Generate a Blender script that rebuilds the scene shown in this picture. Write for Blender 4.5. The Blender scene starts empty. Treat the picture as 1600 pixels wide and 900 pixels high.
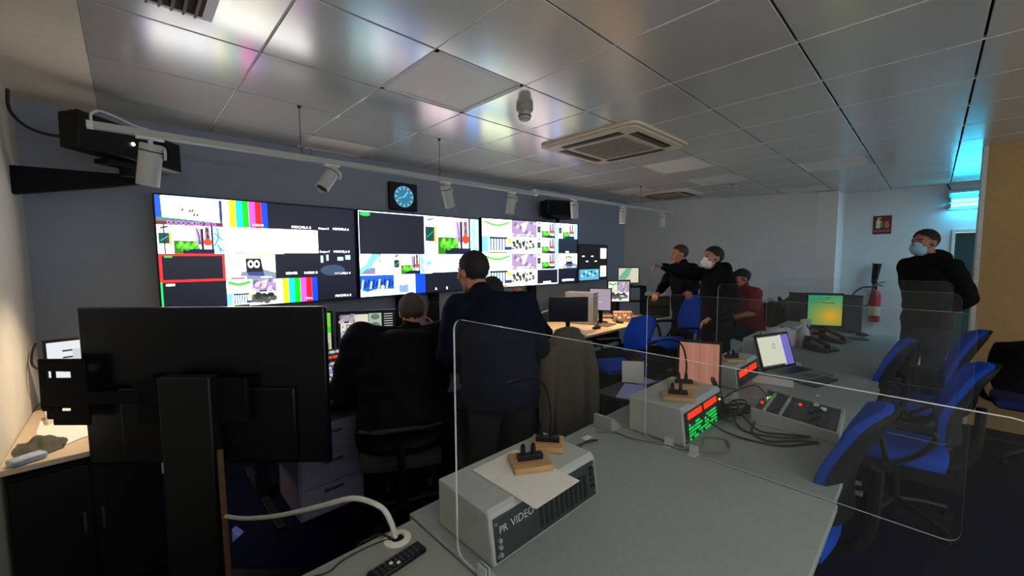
import bpy, bmesh, math, random
from mathutils import Vector, Matrix
random.seed(7)
V = Vector
PI = math.pi
SC = bpy.context.scene
COL = SC.collection

# ---------------------------------------------------------------- camera, world, exposure
CAM_H = 1.62
cam = bpy.data.cameras.new('camera')
cam.sensor_width = 36.0
cam.lens = 627.6 * 36.0 / 1600.0
cam.clip_start = 0.02
cam_o = bpy.data.objects.new('camera', cam)
COL.objects.link(cam_o)
_F = V((0.689, 0.721, -0.0748)).normalized()
_R = V((0.7228, -0.6910, -0.0060)); _R = (_R - _F * _R.dot(_F)).normalized()
_U = _R.cross(_F)
cam_o.matrix_world = Matrix(((_R.x, _U.x, -_F.x, 0), (_R.y, _U.y, -_F.y, 0), (_R.z, _U.z, -_F.z, CAM_H), (0, 0, 0, 1)))
SC.camera = cam_o

WORLD_STRENGTH = 1.18
world = bpy.data.worlds.new('world'); SC.world = world
world.use_nodes = True
_bg = world.node_tree.nodes['Background']
_bg.inputs[0].default_value = (0.80, 0.90, 1.0, 1)
_bg.inputs[1].default_value = WORLD_STRENGTH
vs = SC.view_settings
vs.view_transform = 'Standard'; vs.look = 'None'; vs.gamma = 1.0; vs.exposure = 0.0
vs.use_curve_mapping = False
SC.display_settings.display_device = 'sRGB'

TV_POWER = 6.0          # wall displays
MON_POWER = 1.3         # desk monitors
REAR_FILL_POWER = 20.0   # unseen fill light added at the rear of the room
SPOT_POWER = 105.0
UV_POWER = 34.0

# ---------------------------------------------------------------- materials
def lin(c):
    def f(x):
        x = x / 255.0
        return x / 12.92 if x <= 0.04045 else ((x + 0.055) / 1.055) ** 2.4
    return tuple(f(x) for x in c[:3])

_mats = {}
def mat(name, rgb, rough=0.6, metal=0.0, var=0.12, scale=30.0, bump=0.0, spec=0.5, coat=0.0, sheen=0.0):
    if name in _mats: return _mats[name]
    m = bpy.data.materials.new(name); m.use_nodes = True
    nt = m.node_tree; b = nt.nodes['Principled BSDF']
    c = lin(rgb)
    tc = nt.nodes.new('ShaderNodeTexCoord')
    nz = nt.nodes.new('ShaderNodeTexNoise'); nz.inputs['Scale'].default_value = scale; nz.inputs['Detail'].default_value = 3
    nt.links.new(tc.outputs['Object'], nz.inputs['Vector'])
    rp = nt.nodes.new('ShaderNodeValToRGB')
    rp.color_ramp.elements[0].position = 0.3; rp.color_ramp.elements[1].position = 0.7
    rp.color_ramp.elements[0].color = tuple(x * (1 - var) for x in c) + (1,)
    rp.color_ramp.elements[1].color = tuple(min(1, x * (1 + var)) for x in c) + (1,)
    nt.links.new(nz.outputs['Fac'], rp.inputs['Fac'])
    nt.links.new(rp.outputs['Color'], b.inputs['Base Color'])
    b.inputs['Roughness'].default_value = rough
    b.inputs['Metallic'].default_value = metal
    b.inputs['Specular IOR Level'].default_value = spec
    b.inputs['Coat Weight'].default_value = coat
    b.inputs['Sheen Weight'].default_value = sheen
    if bump > 0:
        bp = nt.nodes.new('ShaderNodeBump'); bp.inputs['Strength'].default_value = bump; bp.inputs['Distance'].default_value = 0.01
        nt.links.new(nz.outputs['Fac'], bp.inputs['Height']); nt.links.new(bp.outputs['Normal'], b.inputs['Normal'])
    _mats[name] = m
    return m

def emit(name, rgb, strength):
    if name in _mats: return _mats[name]
    m = bpy.data.materials.new(name); m.use_nodes = True
    nt = m.node_tree; nt.nodes.clear()
    o = nt.nodes.new('ShaderNodeOutputMaterial'); e = nt.nodes.new('ShaderNodeEmission')
    e.inputs[0].default_value = lin(rgb) + (1,); e.inputs[1].default_value = strength
    nt.links.new(e.outputs[0], o.inputs[0])
    _mats[name] = m
    return m

def screen_mat(name, strength):
    """a lit display: the picture is a colour attribute on the screen's own faces, with a glossy front"""
    if name in _mats: return _mats[name]
    m = bpy.data.materials.new(name); m.use_nodes = True
    nt = m.node_tree; b = nt.nodes['Principled BSDF']
    a = nt.nodes.new('ShaderNodeAttribute'); a.attribute_name = 'picture'
    b.inputs['Base Color'].default_value = (0.01, 0.01, 0.012, 1)
    b.inputs['Roughness'].default_value = 0.35
    nt.links.new(a.outputs['Color'], b.inputs['Emission Color'])
    b.inputs['Emission Strength'].default_value = strength
    _mats[name] = m
    return m

def wood_mat(name, rgb, dark, rough=0.45, scale=6.0):
    if name in _mats: return _mats[name]
    m = bpy.data.materials.new(name); m.use_nodes = True
    nt = m.node_tree; b = nt.nodes['Principled BSDF']
    tc = nt.nodes.new('ShaderNodeTexCoord'); mp = nt.nodes.new('ShaderNodeMapping')
    mp.inputs['Scale'].default_value = (scale * 0.25, scale * 3, scale * 3)
    nz = nt.nodes.new('ShaderNodeTexNoise'); nz.inputs['Scale'].default_value = 2.5; nz.inputs['Detail'].default_value = 6
    rp = nt.nodes.new('ShaderNodeValToRGB')
    rp.color_ramp.elements[0].color = lin(dark) + (1,); rp.color_ramp.elements[1].color = lin(rgb) + (1,)
    rp.color_ramp.elements[0].position = 0.3; rp.color_ramp.elements[1].position = 0.65
    nt.links.new(tc.outputs['Object'], mp.inputs['Vector']); nt.links.new(mp.outputs[0], nz.inputs['Vector'])
    nt.links.new(nz.outputs['Fac'], rp.inputs['Fac']); nt.links.new(rp.outputs[0], b.inputs['Base Color'])
    b.inputs['Roughness'].default_value = rough
    _mats[name] = m
    return m

def acrylic_mat():
    if 'clear_acrylic' in _mats: return _mats['clear_acrylic']
    m = bpy.data.materials.new('clear_acrylic'); m.use_nodes = True
    nt = m.node_tree; nt.nodes.clear()
    o = nt.nodes.new('ShaderNodeOutputMaterial'); mx = nt.nodes.new('ShaderNodeMixShader')
    t = nt.nodes.new('ShaderNodeBsdfTransparent'); g = nt.nodes.new('ShaderNodeBsdfGlossy'); fr = nt.nodes.new('ShaderNodeFresnel')
    nz = nt.nodes.new('ShaderNodeTexNoise'); nz.inputs['Scale'].default_value = 3
    mr = nt.nodes.new('ShaderNodeMapRange'); mr.inputs['To Min'].default_value = 0.02; mr.inputs['To Max'].default_value = 0.06
    nt.links.new(nz.outputs['Fac'], mr.inputs['Value']); nt.links.new(mr.outputs[0], g.inputs['Roughness'])
    t.inputs[0].default_value = (0.965, 0.975, 0.98, 1); g.inputs[0].default_value = (0.9, 0.9, 0.9, 1)
    fr.inputs[0].default_value = 1.45
    ge = nt.nodes.new('ShaderNodeNewGeometry'); iv = nt.nodes.new('ShaderNodeMath'); iv.operation = 'SUBTRACT'; iv.inputs[0].default_value = 1.0
    ml = nt.nodes.new('ShaderNodeMath'); ml.operation = 'MULTIPLY'
    nt.links.new(ge.outputs['Backfacing'], iv.inputs[1]); nt.links.new(fr.outputs[0], ml.inputs[0]); nt.links.new(iv.outputs[0], ml.inputs[1])
    nt.links.new(ml.outputs[0], mx.inputs[0]); nt.links.new(t.outputs[0], mx.inputs[1]); nt.links.new(g.outputs[0], mx.inputs[2])
    nt.links.new(mx.outputs[0], o.inputs[0])
    _mats['clear_acrylic'] = m
    return m

BLACK = mat('black_plastic', (9, 10, 13), 0.45, var=0.1, spec=.3)
BLACK_MATT = mat('matt_black_plastic', (9, 9, 11), 0.7, var=0.1, spec=.2)
DARKGREY = mat('dark_grey_plastic', (42, 44, 48), 0.5)
GREY_METAL = mat('grey_painted_metal', (148, 152, 150), 0.45, var=0.04)
WHITE_METAL = mat('white_painted_metal', (205, 205, 202), 0.4, var=0.03)
WHITE_PLASTIC = mat('white_plastic', (215, 214, 208), 0.45, var=0.03)
CHROME = mat('brushed_steel', (150, 150, 152), 0.3, metal=0.9, var=0.05)
PAPER = mat('white_paper', (222, 220, 214), 0.8, var=0.03)
LILAC_PAPER = mat('lilac_paper', (150, 148, 190), 0.8, var=0.05)
WOOD_BLOCK = wood_mat('pale_pine', (196, 156, 108), (168, 124, 80), 0.6, 14)
WOOD_TOP = wood_mat('maple_laminate', (222, 190, 150), (205, 170, 128), 0.4, 5)
LAMINATE = mat('grey_laminate', (136, 143, 140), 0.5, var=0.05, scale=60, spec=0.4)
BLUE_FABRIC = mat('blue_chair_fabric', (22, 66, 165), 0.95, var=0.15, scale=220, bump=0.15, spec=0.1)
NAVY_FABRIC = mat('navy_chair_fabric', (20, 34, 92), 0.9, var=0.15, scale=220, bump=0.15)
RUBBER = mat('black_cable_rubber', (15, 15, 17), 0.5)
WHITE_CABLE = mat('white_cable_sheath', (200, 200, 196), 0.5)
SKIN = mat('skin', (186, 128, 98), 0.55, var=0.06, scale=60)
SKIN_DARK = mat('tanned_skin', (160, 106, 80), 0.55, var=0.06, scale=60)
LIP = mat('lip_skin', (150, 82, 74), 0.5)
EYE = mat('eye_dark', (26, 20, 18), 0.25)
ACR = acrylic_mat()
ACR_EDGE = mat('acrylic_edge', (176, 182, 186), 0.35, var=0.05)

# ---------------------------------------------------------------- mesh builder
class MB:
    def __init__(s): s.v = []; s.f = []; s.m = []
    def _add(s, vs_, fs, mi=0):
        o = len(s.v); s.v += [tuple(p) for p in vs_]
        for f in fs: s.f.append(tuple(i + o for i in f)); s.m.append(mi)
    def box(s, c, size, rot=None, mi=0):
        c = V(c); h = V(size) * 0.5; P = []
        for dx in (-1, 1):
            for dy in (-1, 1):
                for dz in (-1, 1):
                    p = V((dx * h.x, dy * h.y, dz * h.z))
                    if rot is not None: p = rot @ p
                    P.append(c + p)
        s._add(P, [(0, 1, 3, 2), (4, 6, 7, 5), (0, 4, 5, 1), (2, 3, 7, 6), (0, 2, 6, 4), (1, 5, 7, 3)], mi)
        return s
    def b(s, x0, x1, y0, y1, z0, z1, mi=0):
        return s.box(((x0 + x1) / 2, (y0 + y1) / 2, (z0 + z1) / 2), (abs(x1 - x0), abs(y1 - y0), abs(z1 - z0)), None, mi)
    def loft(s, rings, n=20, mi=0, cap=True):
        """rings: (centre, axis_a, axis_b) ellipses"""
        P = []; F = []
        for c, a, b in rings:
            c, a, b = V(c), V(a), V(b)
            for k in range(n):
                t = 2 * PI * k / n
                P.append(c + a * math.cos(t) + b * math.sin(t))
        for i in range(len(rings) - 1):
            for k in range(n):
                k2 = (k + 1) % n
                F.append((i * n + k, i * n + k2, (i + 1) * n + k2, (i + 1) * n + k))
        if cap:
            F.append(tuple(range(n - 1, -1, -1))); o = (len(rings) - 1) * n
            F.append(tuple(range(o, o + n)))
        s._add(P, F, mi); return s
    def cone(s, p0, p1, r0, r1=None, n=18, mi=0):
        r1 = r0 if r1 is None else r1
        p0, p1 = V(p0), V(p1); d = (p1 - p0).normalized(); a = d.orthogonal().normalized(); b = d.cross(a)
        return s.loft([(p0, a * r0, b * r0), (p1, a * r1, b * r1)], n, mi)
    def cap(s, p0, p1, r0, r1=None, n=14, mi=0):
        """tapered capsule"""
        r1 = r0 if r1 is None else r1
        p0, p1 = V(p0), V(p1); d = p1 - p0
        d = d.normalized() if d.length > 1e-6 else V((0, 0, 1))
        a = d.orthogonal().normalized(); b = d.cross(a); R = []
        for k in (-80, -55, -28, 0):
            t = math.radians(k); R.append((p0 + d * r0 * math.sin(t), a * r0 * math.cos(t), b * r0 * math.cos(t)))
        for k in (0, 28, 55, 80):
            t = math.radians(k); R.append((p1 + d * r1 * math.sin(t), a * r1 * math.cos(t), b * r1 * math.cos(t)))
        return s.loft(R, n, mi)
    def ell(s, c, r, rot=None, n=18, m=10, mi=0):
        c = V(c); R = []
        rot = rot if rot is not None else Matrix.Identity(3)
        ax, ay, az = rot @ V((1, 0, 0)), rot @ V((0, 1, 0)), rot @ V((0, 0, 1))
        for i in range(m + 1):
            t = -PI / 2 * 0.97 + PI * 0.97 * i / m
            R.append((c + az * r[2] * math.sin(t), ax * r[0] * math.cos(t), ay * r[1] * math.cos(t)))
        return s.loft(R, n, mi)
    def lathe(s, prof, o=(0, 0, 0), d=(0, 0, 1), n=24, mi=0):
        o, d = V(o), V(d).normalized(); a = d.orthogonal().normalized(); b = d.cross(a)
        return s.loft([(o + d * z, a * max(r, 1e-4), b * max(r, 1e-4)) for r, z in prof], n, mi)
    def tube(s, pts, r, n=8, mi=0, sub=6, taper=None):
        P = [V(p) for p in pts]; Q = []
        if sub > 1 and len(P) > 2:
            for i in range(len(P) - 1):
                p0 = P[max(i - 1, 0)]; p1 = P[i]; p2 = P[i + 1]; p3 = P[min(i + 2, len(P) - 1)]
                for k in range(sub):
                    t = k / sub
                    Q.append(0.5 * ((2 * p1) + (p2 - p0) * t + (2 * p0 - 5 * p1 + 4 * p2 - p3) * t * t + (3 * p1 - p0 - 3 * p2 + p3) * t ** 3))
            Q.append(P[-1])
        else: Q = P
        R = []; a = None
        for i, q in enumerate(Q):
            d = (Q[min(i + 1, len(Q) - 1)] - Q[max(i - 1, 0)])
            d = d.normalized() if d.length > 1e-9 else V((0, 0, 1))
            a = d.orthogonal().normalized() if a is None else (a - d * a.dot(d)).normalized()
            b = d.cross(a); rr = r if taper is None else r + (taper - r) * i / (len(Q) - 1)
            R.append((q, a * rr, b * rr))
        return s.loft(R, n, mi)
    def prism(s, pts, ext, mi=0, side=None):
        n = len(pts); e = V(ext); A = [V(p) for p in pts]
        s._add(A + [p + e for p in A], [tuple(range(n)), tuple(range(2 * n - 1, n - 1, -1))], mi)
        s._add(A + [p + e for p in A], [(k, (k + 1) % n, (k + 1) % n + n, k + n) for k in range(n)], mi if side is None else side)
        return s
    def text(s, txt, size, origin, ux, uz, depth=0.0008, mi=0, align='CENTER'):
        ux, uz = V(ux).normalized(), V(uz).normalized(); o = V(origin); nrm = ux.cross(uz)
        vv, ff = text_geo(txt, size, align)
        P = [o + ux * x + uz * y + nrm * depth for x, y in vv]
        s._add(P, ff, mi); return s
    def build(s, name, mats, parent=None, bevel=0.0, smooth=35, seg=2):
        me = bpy.data.meshes.new(name); me.from_pydata(s.v, [], s.f); me.update()
        for m in (mats if isinstance(mats, (list, tuple)) else [mats]): me.materials.append(m)
        for i, p in enumerate(me.polygons): p.material_index = s.m[i]
        bm = bmesh.new(); bm.from_mesh(me)
        bmesh.ops.remove_doubles(bm, verts=bm.verts, dist=1e-6)
        bmesh.ops.recalc_face_normals(bm, faces=bm.faces); bm.to_mesh(me); bm.free()
        if smooth:
            for p in me.polygons: p.use_smooth = True
            me.set_sharp_from_angle(angle=math.radians(smooth))
        o = bpy.data.objects.new(name, me); COL.objects.link(o)
        if parent is not None: o.parent = parent
        if bevel > 0:
            bv = o.modifiers.new('bevel', 'BEVEL'); bv.width = bevel; bv.segments = seg; bv.limit_method = 'ANGLE'; bv.angle_limit = math.radians(40)
        return o

_tc = {}
def text_geo(txt, size, align='CENTER'):
    k = (txt, align)
    if k not in _tc:
        cu = bpy.data.curves.new('lettering', 'FONT'); cu.body = txt; cu.align_x = align; cu.size = 1.0; cu.resolution_u = 2
        ob = bpy.data.objects.new('lettering', cu); COL.objects.link(ob)
        dg = bpy.context.evaluated_depsgraph_get(); ev = ob.evaluated_get(dg); me = ev.to_mesh()
        _tc[k] = ([(v.co.x, v.co.y) for v in me.vertices], [tuple(p.vertices) for p in me.polygons])
        ev.to_mesh_clear(); bpy.data.objects.remove(ob); bpy.data.curves.remove(cu)
    vv, ff = _tc[k]
    return [(x * size, y * size) for x, y in vv], ff

def thing(name, label, cat, loc=(0, 0, 0), rotz=0.0, group=None):
    o = bpy.data.objects.new(name, None); COL.objects.link(o); o.empty_display_size = 0.1
    o.location = loc; o.rotation_euler = (0, 0, rotz); o['label'] = label; o['category'] = cat
    if group: o['group'] = group
    return o
def tag(o, label, cat, group=None, kind=None):
    o['label'] = label; o['category'] = cat
    if group: o['group'] = group
    if kind: o['kind'] = kind
    return o
def struct(name, mb, m, bevel=0.0, smooth=35):
    o = mb.build(name, m, None, bevel, smooth); o['kind'] = 'structure'; return o
def single(name, mb, m, label, cat, loc=(0, 0, 0), rotz=0.0, group=None, bevel=0.0, smooth=35):
    o = mb.build(name, m, None, bevel, smooth); o.location = loc; o.rotation_euler = (0, 0, rotz)
    return tag(o, label, cat, group)
def dup(root, loc, rotz, label, group=None):
    r = root.copy(); COL.objects.link(r); r.location = loc; r.rotation_euler = (0, 0, rotz); r['label'] = label
    if group: r['group'] = group
    for ch in list(root.children):
        c = ch.copy(); COL.objects.link(c); c.parent = r
        for g in list(ch.children):
            d = g.copy(); COL.objects.link(d); d.parent = c
    return r

# ---------------------------------------------------------------- pictures shown on displays
class Canvas:
    """polygons in metres on a display (x right, z up), layered a fraction of a millimetre apart"""
    def __init__(s, w, h, back=(12, 14, 26)):
        s.w, s.h = w, h; s.P = []; s.L = 0
        s.rect(0, 0, w, h, back)
    def poly(s, pts, c, L=None):
        s.L += 0 if L is not None else 0
        s.P.append((pts, None, lin(c), s.L if L is None else L))
    def rect(s, x0, z0, x1, z1, c, L=None): s.poly([(x0, z0), (x1, z0), (x1, z1), (x0, z1)], c, L)
    def ell(s, x, z, rx, rz, c, n=14, L=None): s.poly([(x + rx * math.cos(2 * PI * k / n), z + rz * math.sin(2 * PI * k / n)) for k in range(n)], c, L)
    def line(s, p, q, w, c, L=None):
        dx, dz = q[0] - p[0], q[1] - p[1]; l = math.hypot(dx, dz) or 1; nx, nz = -dz / l * w / 2, dx / l * w / 2
        s.poly([(p[0] + nx, p[1] + nz), (p[0] - nx, p[1] - nz), (q[0] - nx, q[1] - nz), (q[0] + nx, q[1] + nz)], c, L)
    def text(s, t, x, z, size, c, L=None, align='CENTER'):
        vv, ff = text_geo(t, size, align)
        for f in ff: s.P.append(([(vv[i][0] + x, vv[i][1] + z) for i in f], None, lin(c), s.L if L is None else L))
    def up(s, n=1): s.L += n
    def build(s, name, m, parent, off=(0, 0, 0), rot=None, power=1.0):
        """faces towards local -y; power: how far the display's whites outshine its mid tones"""
        tone = lambda q: q / power + (1 - 1 / power) * q ** 4
        vs_, fs, cs = [], [], []
        for pts, _, c, L in s.P:
            o = len(vs_)
            for x, z in pts:
                x = min(max(x, 0), s.w); z = min(max(z, 0), s.h)
                p = V((x - s.w / 2, -0.0004 * L, z))
                if rot is not None: p = rot @ p
                vs_.append(p + V(off))
            fs.append(tuple(range(o, o + len(pts)))); cs.append(c)
        me = bpy.data.meshes.new(name); me.from_pydata([tuple(v) for v in vs_], [], fs); me.update()
        at = me.color_attributes.new('picture', 'FLOAT_COLOR', 'CORNER')
        for p, c in zip(me.polygons, cs):
            for li in p.loop_indices: at.data[li].color = (tone(c[0]), tone(c[1]), tone(c[2]), 1)
        me.materials.append(m)
        o = bpy.data.objects.new(name, me); COL.objects.link(o); o.parent = parent
        return o

W_, K_ = (255, 255, 255), (12, 14, 26)
def pic_bars(c, x0, z0, x1, z1, note='BARRAS'):
    cols = [W_, (245, 235, 20), (20, 225, 235), (15, 215, 15), (240, 110, 240), (240, 30, 30), (15, 90, 235)]
    w = (x1 - x0) / 7
    for k, q in enumerate(cols): c.rect(x0 + k * w, z0, x0 + (k + 1) * w, z1, q)
    c.up(); c.text(note, x1 - 1.6 * w, z0 + 0.018, 0.022, W_)
def pic_studio(c, x0, z0, x1, z1):
    X = lambda s: x0 + (x1 - x0) * s
    Z = lambda t: z0 + (z1 - z0) * t
    c.rect(x0, z0, x1, z1, (246, 240, 246)); c.up()
    c.rect(X(.0), Z(.9), X(.8), Z(1), (250, 236, 240))
    c.rect(X(.83), Z(0), X(1), Z(1), (190, 225, 255))
    c.rect(X(.02), Z(.34), X(.17), Z(.72), (14, 92, 80))
    c.rect(X(.17), Z(.30), X(.21), Z(.76), (242, 190, 120))
    c.rect(X(.23), Z(0), X(.6), Z(.46), (66, 140, 16))
    c.rect(X(.56), Z(.3), X(.64), Z(1), (190, 178, 200))
    c.rect(X(.64), Z(0), X(.68), Z(1), (26, 26, 44))
    c.rect(X(.70), Z(.3), X(.78), Z(1), (176, 150, 160))
    c.rect(X(.8), Z(0), X(.84), Z(1), (26, 26, 44)); c.up()
    c.line((X(.10), Z(.0)), (X(.10), Z(1)), .008, (40, 44, 60))
    c.line((X(.05), Z(.88)), (X(.16), Z(.94)), .014, (60, 120, 90))
    c.line((X(.05), Z(.45)), (X(.15), Z(.6)), .006, (60, 190, 190))
    c.ell(X(.74), Z(.42), (x1 - x0) * .07, (z1 - z0) * .13, (235, 90, 40))
    for k in range(9):
        c.ell(X(.30 + .035 * k), Z(.26 + .1 * math.sin(k * 2.1)), (x1 - x0) * .035, (z1 - z0) * .09, (150, 225, 90) if k % 2 else (96, 190, 50))
    for k in range(4):
        c.line((X(.57 + .018 * k), Z(.95 - .1 * k)), (X(.635 - .012 * k), Z(.35)), .005, (110, 100, 130))
        c.line((X(.71 + .018 * k), Z(.98)), (X(.77 - .015 * k), Z(.55)), .005, (80, 60, 80))
    for a, b_ in (((.85, .3), (.92, .6)), ((.92, .6), (.99, .5)), ((.92, .6), (.9, .95)), ((.86, .75), (.92, .62)), ((.93, .2), (.99, .1)), ((.9, .35), (.95, .05))):
        c.line((X(a[0]), Z(a[1])), (X(b_[0]), Z(b_[1])), .006, (30, 60, 120))
    c.up(); c.rect(X(.36), Z(0), X(.84), Z(.17), (24, 30, 70))
    c.ell(X(.42), Z(.17), (x1 - x0) * .05, (z1 - z0) * .06, (96, 190, 50))
def pic_board(c, x0, z0, x1, z1):
    X = lambda s: x0 + (x1 - x0) * s
    Z = lambda t: z0 + (z1 - z0) * t
    c.rect(x0, z0, x1, z1, (206, 224, 250)); c.up()
    c.rect(X(0), Z(.25), X(.09), Z(1), (40, 110, 220)); c.rect(X(.95), Z(.2), X(1), Z(.95), (60, 70, 150))
    c.rect(X(0), Z(.12), X(1), Z(.26), (104, 150, 130)); c.rect(X(0), Z(0), X(1), Z(.12), (150, 40, 60)); c.up()
    c.poly([(X(.09), Z(.26)), (X(.95), Z(.14)), (X(.95), Z(.9)), (X(.08), Z(.97))], W_); c.up()
    for k in range(14): c.ell(X(.14 + .057 * k), Z(.55 + .3 * ((k * 37) % 10) / 10), .007, .004, (190, 190, 196), 8)
    for x, z in ((.38, .5), (.49, .47), (.53, .48), (.55, .34), (.6, .34)):
        c.line((X(x), Z(z)), (X(x + .02), Z(z + .1)), .009, (26, 26, 30)); c.line((X(x), Z(z)), (X(x - .012), Z(z + .05)), .007, (26, 26, 30))
    c.line((X(.2), Z(.32)), (X(.5), Z(.28)), .004, (120, 130, 140))
    c.text('DUODOKED 20 D', X(.52), Z(.02), .036, (196, 180, 250))
def pic_laptop(c, x0, z0, x1, z1):
    X = lambda s: x0 + (x1 - x0) * s
    Z = lambda t: z0 + (z1 - z0) * t
    c.rect(x0, z0, x1, z1, (240, 238, 216)); c.up()
    c.poly([(X(.25), Z(0)), (X(1), Z(0)), (X(1), Z(.25)), (X(.7), Z(.42)), (X(.3), Z(.3))], (150, 160, 172))
    c.rect(X(.05), Z(.5), X(.25), Z(.84), (240, 236, 236)); c.rect(X(.07), Z(.5), X(.23), Z(.7), (222, 70, 80))
    c.rect(X(.08), Z(.02), X(.4), Z(.14), (250, 220, 220)); c.up()
    c.poly([(X(.4), Z(.3)), (X(.74), Z(.3)), (X(.7), Z(.82)), (X(.39), Z(.82))], (28, 30, 36))
    c.poly([(X(.44), Z(.16)), (X(.76), Z(.12)), (X(.74), Z(.3)), (X(.4), Z(.3))], (70, 84, 150)); c.up()
    for s_ in (.49, .61): c.ell(X(s_), Z(.6), (x1 - x0) * .06, (z1 - z0) * .15, W_); 
    c.up()
    for s_ in (.49, .61): c.ell(X(s_), Z(.6), (x1 - x0) * .032, (z1 - z0) * .08, (28, 30, 36))
    c.line((X(.1), Z(.07)), (X(.36), Z(.07)), .01, (210, 60, 60)); c.text('RADIO A', X(.8), Z(.05), .02, W_)
def pic_logo(c, x0, z0, x1, z1):
    X = lambda s: x0 + (x1 - x0) * s
    Z = lambda t: z0 + (z1 - z0) * t
    c.rect(x0, z0, x1, z1, (250, 252, 240)); c.up()
    pts = [(.08 + .84 * k / 8, .86 - .2 * math.sin(PI * k / 8)) for k in range(9)]
    for a, b_ in zip(pts, pts[1:]): c.line((X(a[0]), Z(a[1])), (X(b_[0]), Z(b_[1])), .022, (60, 196, 40))
    c.text('dE', X(.52), Z(.14), (z1 - z0) * .48, (60, 215, 50))
def pic_corridor(c, x0, z0, x1, z1):
    X = lambda s: x0 + (x1 - x0) * s
    Z = lambda t: z0 + (z1 - z0) * t
    c.rect(x0, z0, x1, z1, (220, 236, 250)); c.up()
    c.rect(X(0), Z(.1), X(.2), Z(1), (150, 205, 245)); c.rect(X(.25), Z(.85), X(.85), Z(.97), (50, 50, 66))
    c.rect(X(.75), Z(.2), X(1), Z(.4), (60, 70, 140)); c.rect(X(.84), Z(.6), X(1), Z(.9), (225, 225, 120))
    for k in range(6): c.rect(X(.27 + .095 * k), Z(.18), X(.31 + .095 * k), Z(.85), (70, 80, 96))
    c.up(); c.rect(X(.15), Z(0), X(.95), Z(.1), (250, 240, 200)); c.up(); c.line((X(.25), Z(.05)), (X(.85), Z(.05)), .012, (60, 60, 60))
def pic_stone(c, x0, z0, x1, z1):
    X = lambda s: x0 + (x1 - x0) * s
    Z = lambda t: z0 + (z1 - z0) * t
    c.rect(x0, z0, x1, z1, (176, 160, 186)); c.up()
    c.poly([(X(.35), Z(.8)), (X(.65), Z(1)), (X(.5), Z(.3)), (X(.4), Z(.5))], (216, 204, 196))
    for k in range(16): c.ell(X((k * .37) % 1 * .9 + .05), Z((k * .61) % 1 * .8 + .15), .02, .016, (140, 126, 152) if k % 2 else (204, 192, 208))
    c.up(); c.rect(X(.2), Z(.02), X(.85), Z(.16), W_); c.up(); c.line((X(.25), Z(.09)), (X(.6), Z(.09)), .014, (50, 50, 60)); c.rect(X(.66), Z(.03), X(.82), Z(.13), (205, 50, 60))
def pic_animals(c, x0, z0, x1, z1):
    X = lambda s: x0 + (x1 - x0) * s
    Z = lambda t: z0 + (z1 - z0) * t
    c.rect(x0, z0, x1, z1, (244, 242, 240)); c.up()
    for k in range(15):
        x, z = (k * .29) % 1 * .9 + .05, (k * .53) % 1 * .5 + .3
        c.ell(X(x), Z(z), .028, .012 + .01 * (k % 3), (52, 60, 56) if k % 2 else (110, 112, 106), 9)
    c.line((X(.45), Z(.3)), (X(.52), Z(.85)), .02, (50, 70, 56)); c.line((X(.55), Z(.3)), (X(.9), Z(.36)), .012, (90, 90, 90))
def pic_blue(c, x0, z0, x1, z1):
    X = lambda s: x0 + (x1 - x0) * s
    Z = lambda t: z0 + (z1 - z0) * t
    c.rect(x0, z0, x1, z1, (40, 110, 205)); c.up()
    c.poly([(X(0), Z(0)), (X(1), Z(0)), (X(1), Z(.3)), (X(.5), Z(.34)), (X(.2), Z(.22)), (X(0), Z(.35))], (210, 240, 248)); c.up()
    for k in range(12): c.line((X(.05 + .08 * k), Z(.35 + .05 * (k % 3))), (X(.09 + .08 * k), Z(.8 - .1 * (k % 2))), .014, (16, 36, 84) if k % 3 else (200, 230, 250))
    c.ell(X(.65), Z(.42), .02, .02, (240, 210, 190))
def pic_teal(c, x0, z0, x1, z1):
    X = lambda s: x0 + (x1 - x0) * s
    Z = lambda t: z0 + (z1 - z0) * t
    c.rect(x0, z0, x1, z1, (240, 250, 250)); c.up()
    c.poly([(X(0), Z(0)), (X(.35), Z(1)), (X(.6), Z(1)), (X(.3), Z(.3)), (X(0), Z(.3))], (150, 215, 200)); c.rect(X(0), Z(.05), X(.45), Z(.35), (150, 150, 180))
    c.up(); c.rect(X(.48), Z(.05), X(1), Z(.55), W_); c.line((X(.6), Z(.6)), (X(.6), Z(1)), .012, (60, 66, 80))
def pic_white(c, x0, z0, x1, z1):
    c.rect(x0, z0, x1, z1, W_); c.up(); c.rect(x0 + (x1 - x0) * .2, z0, x1, z0 + .008, (60, 60, 64))
    c.rect(x0 + (x1 - x0) * .1, z0 + (z1 - z0) * .6, x0 + (x1 - x0) * .3, z0 + (z1 - z0) * .68, (226, 240, 246))
def pic_black(c, x0, z0, x1, z1, labels=(), back=(24, 26, 44)):
    c.rect(x0, z0, x1, z1, back); c.up()
    for t, s, r, sz in labels: c.text(t, x0 + (x1 - x0) * s, z0 + (z1 - z0) * r, sz, W_)

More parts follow.
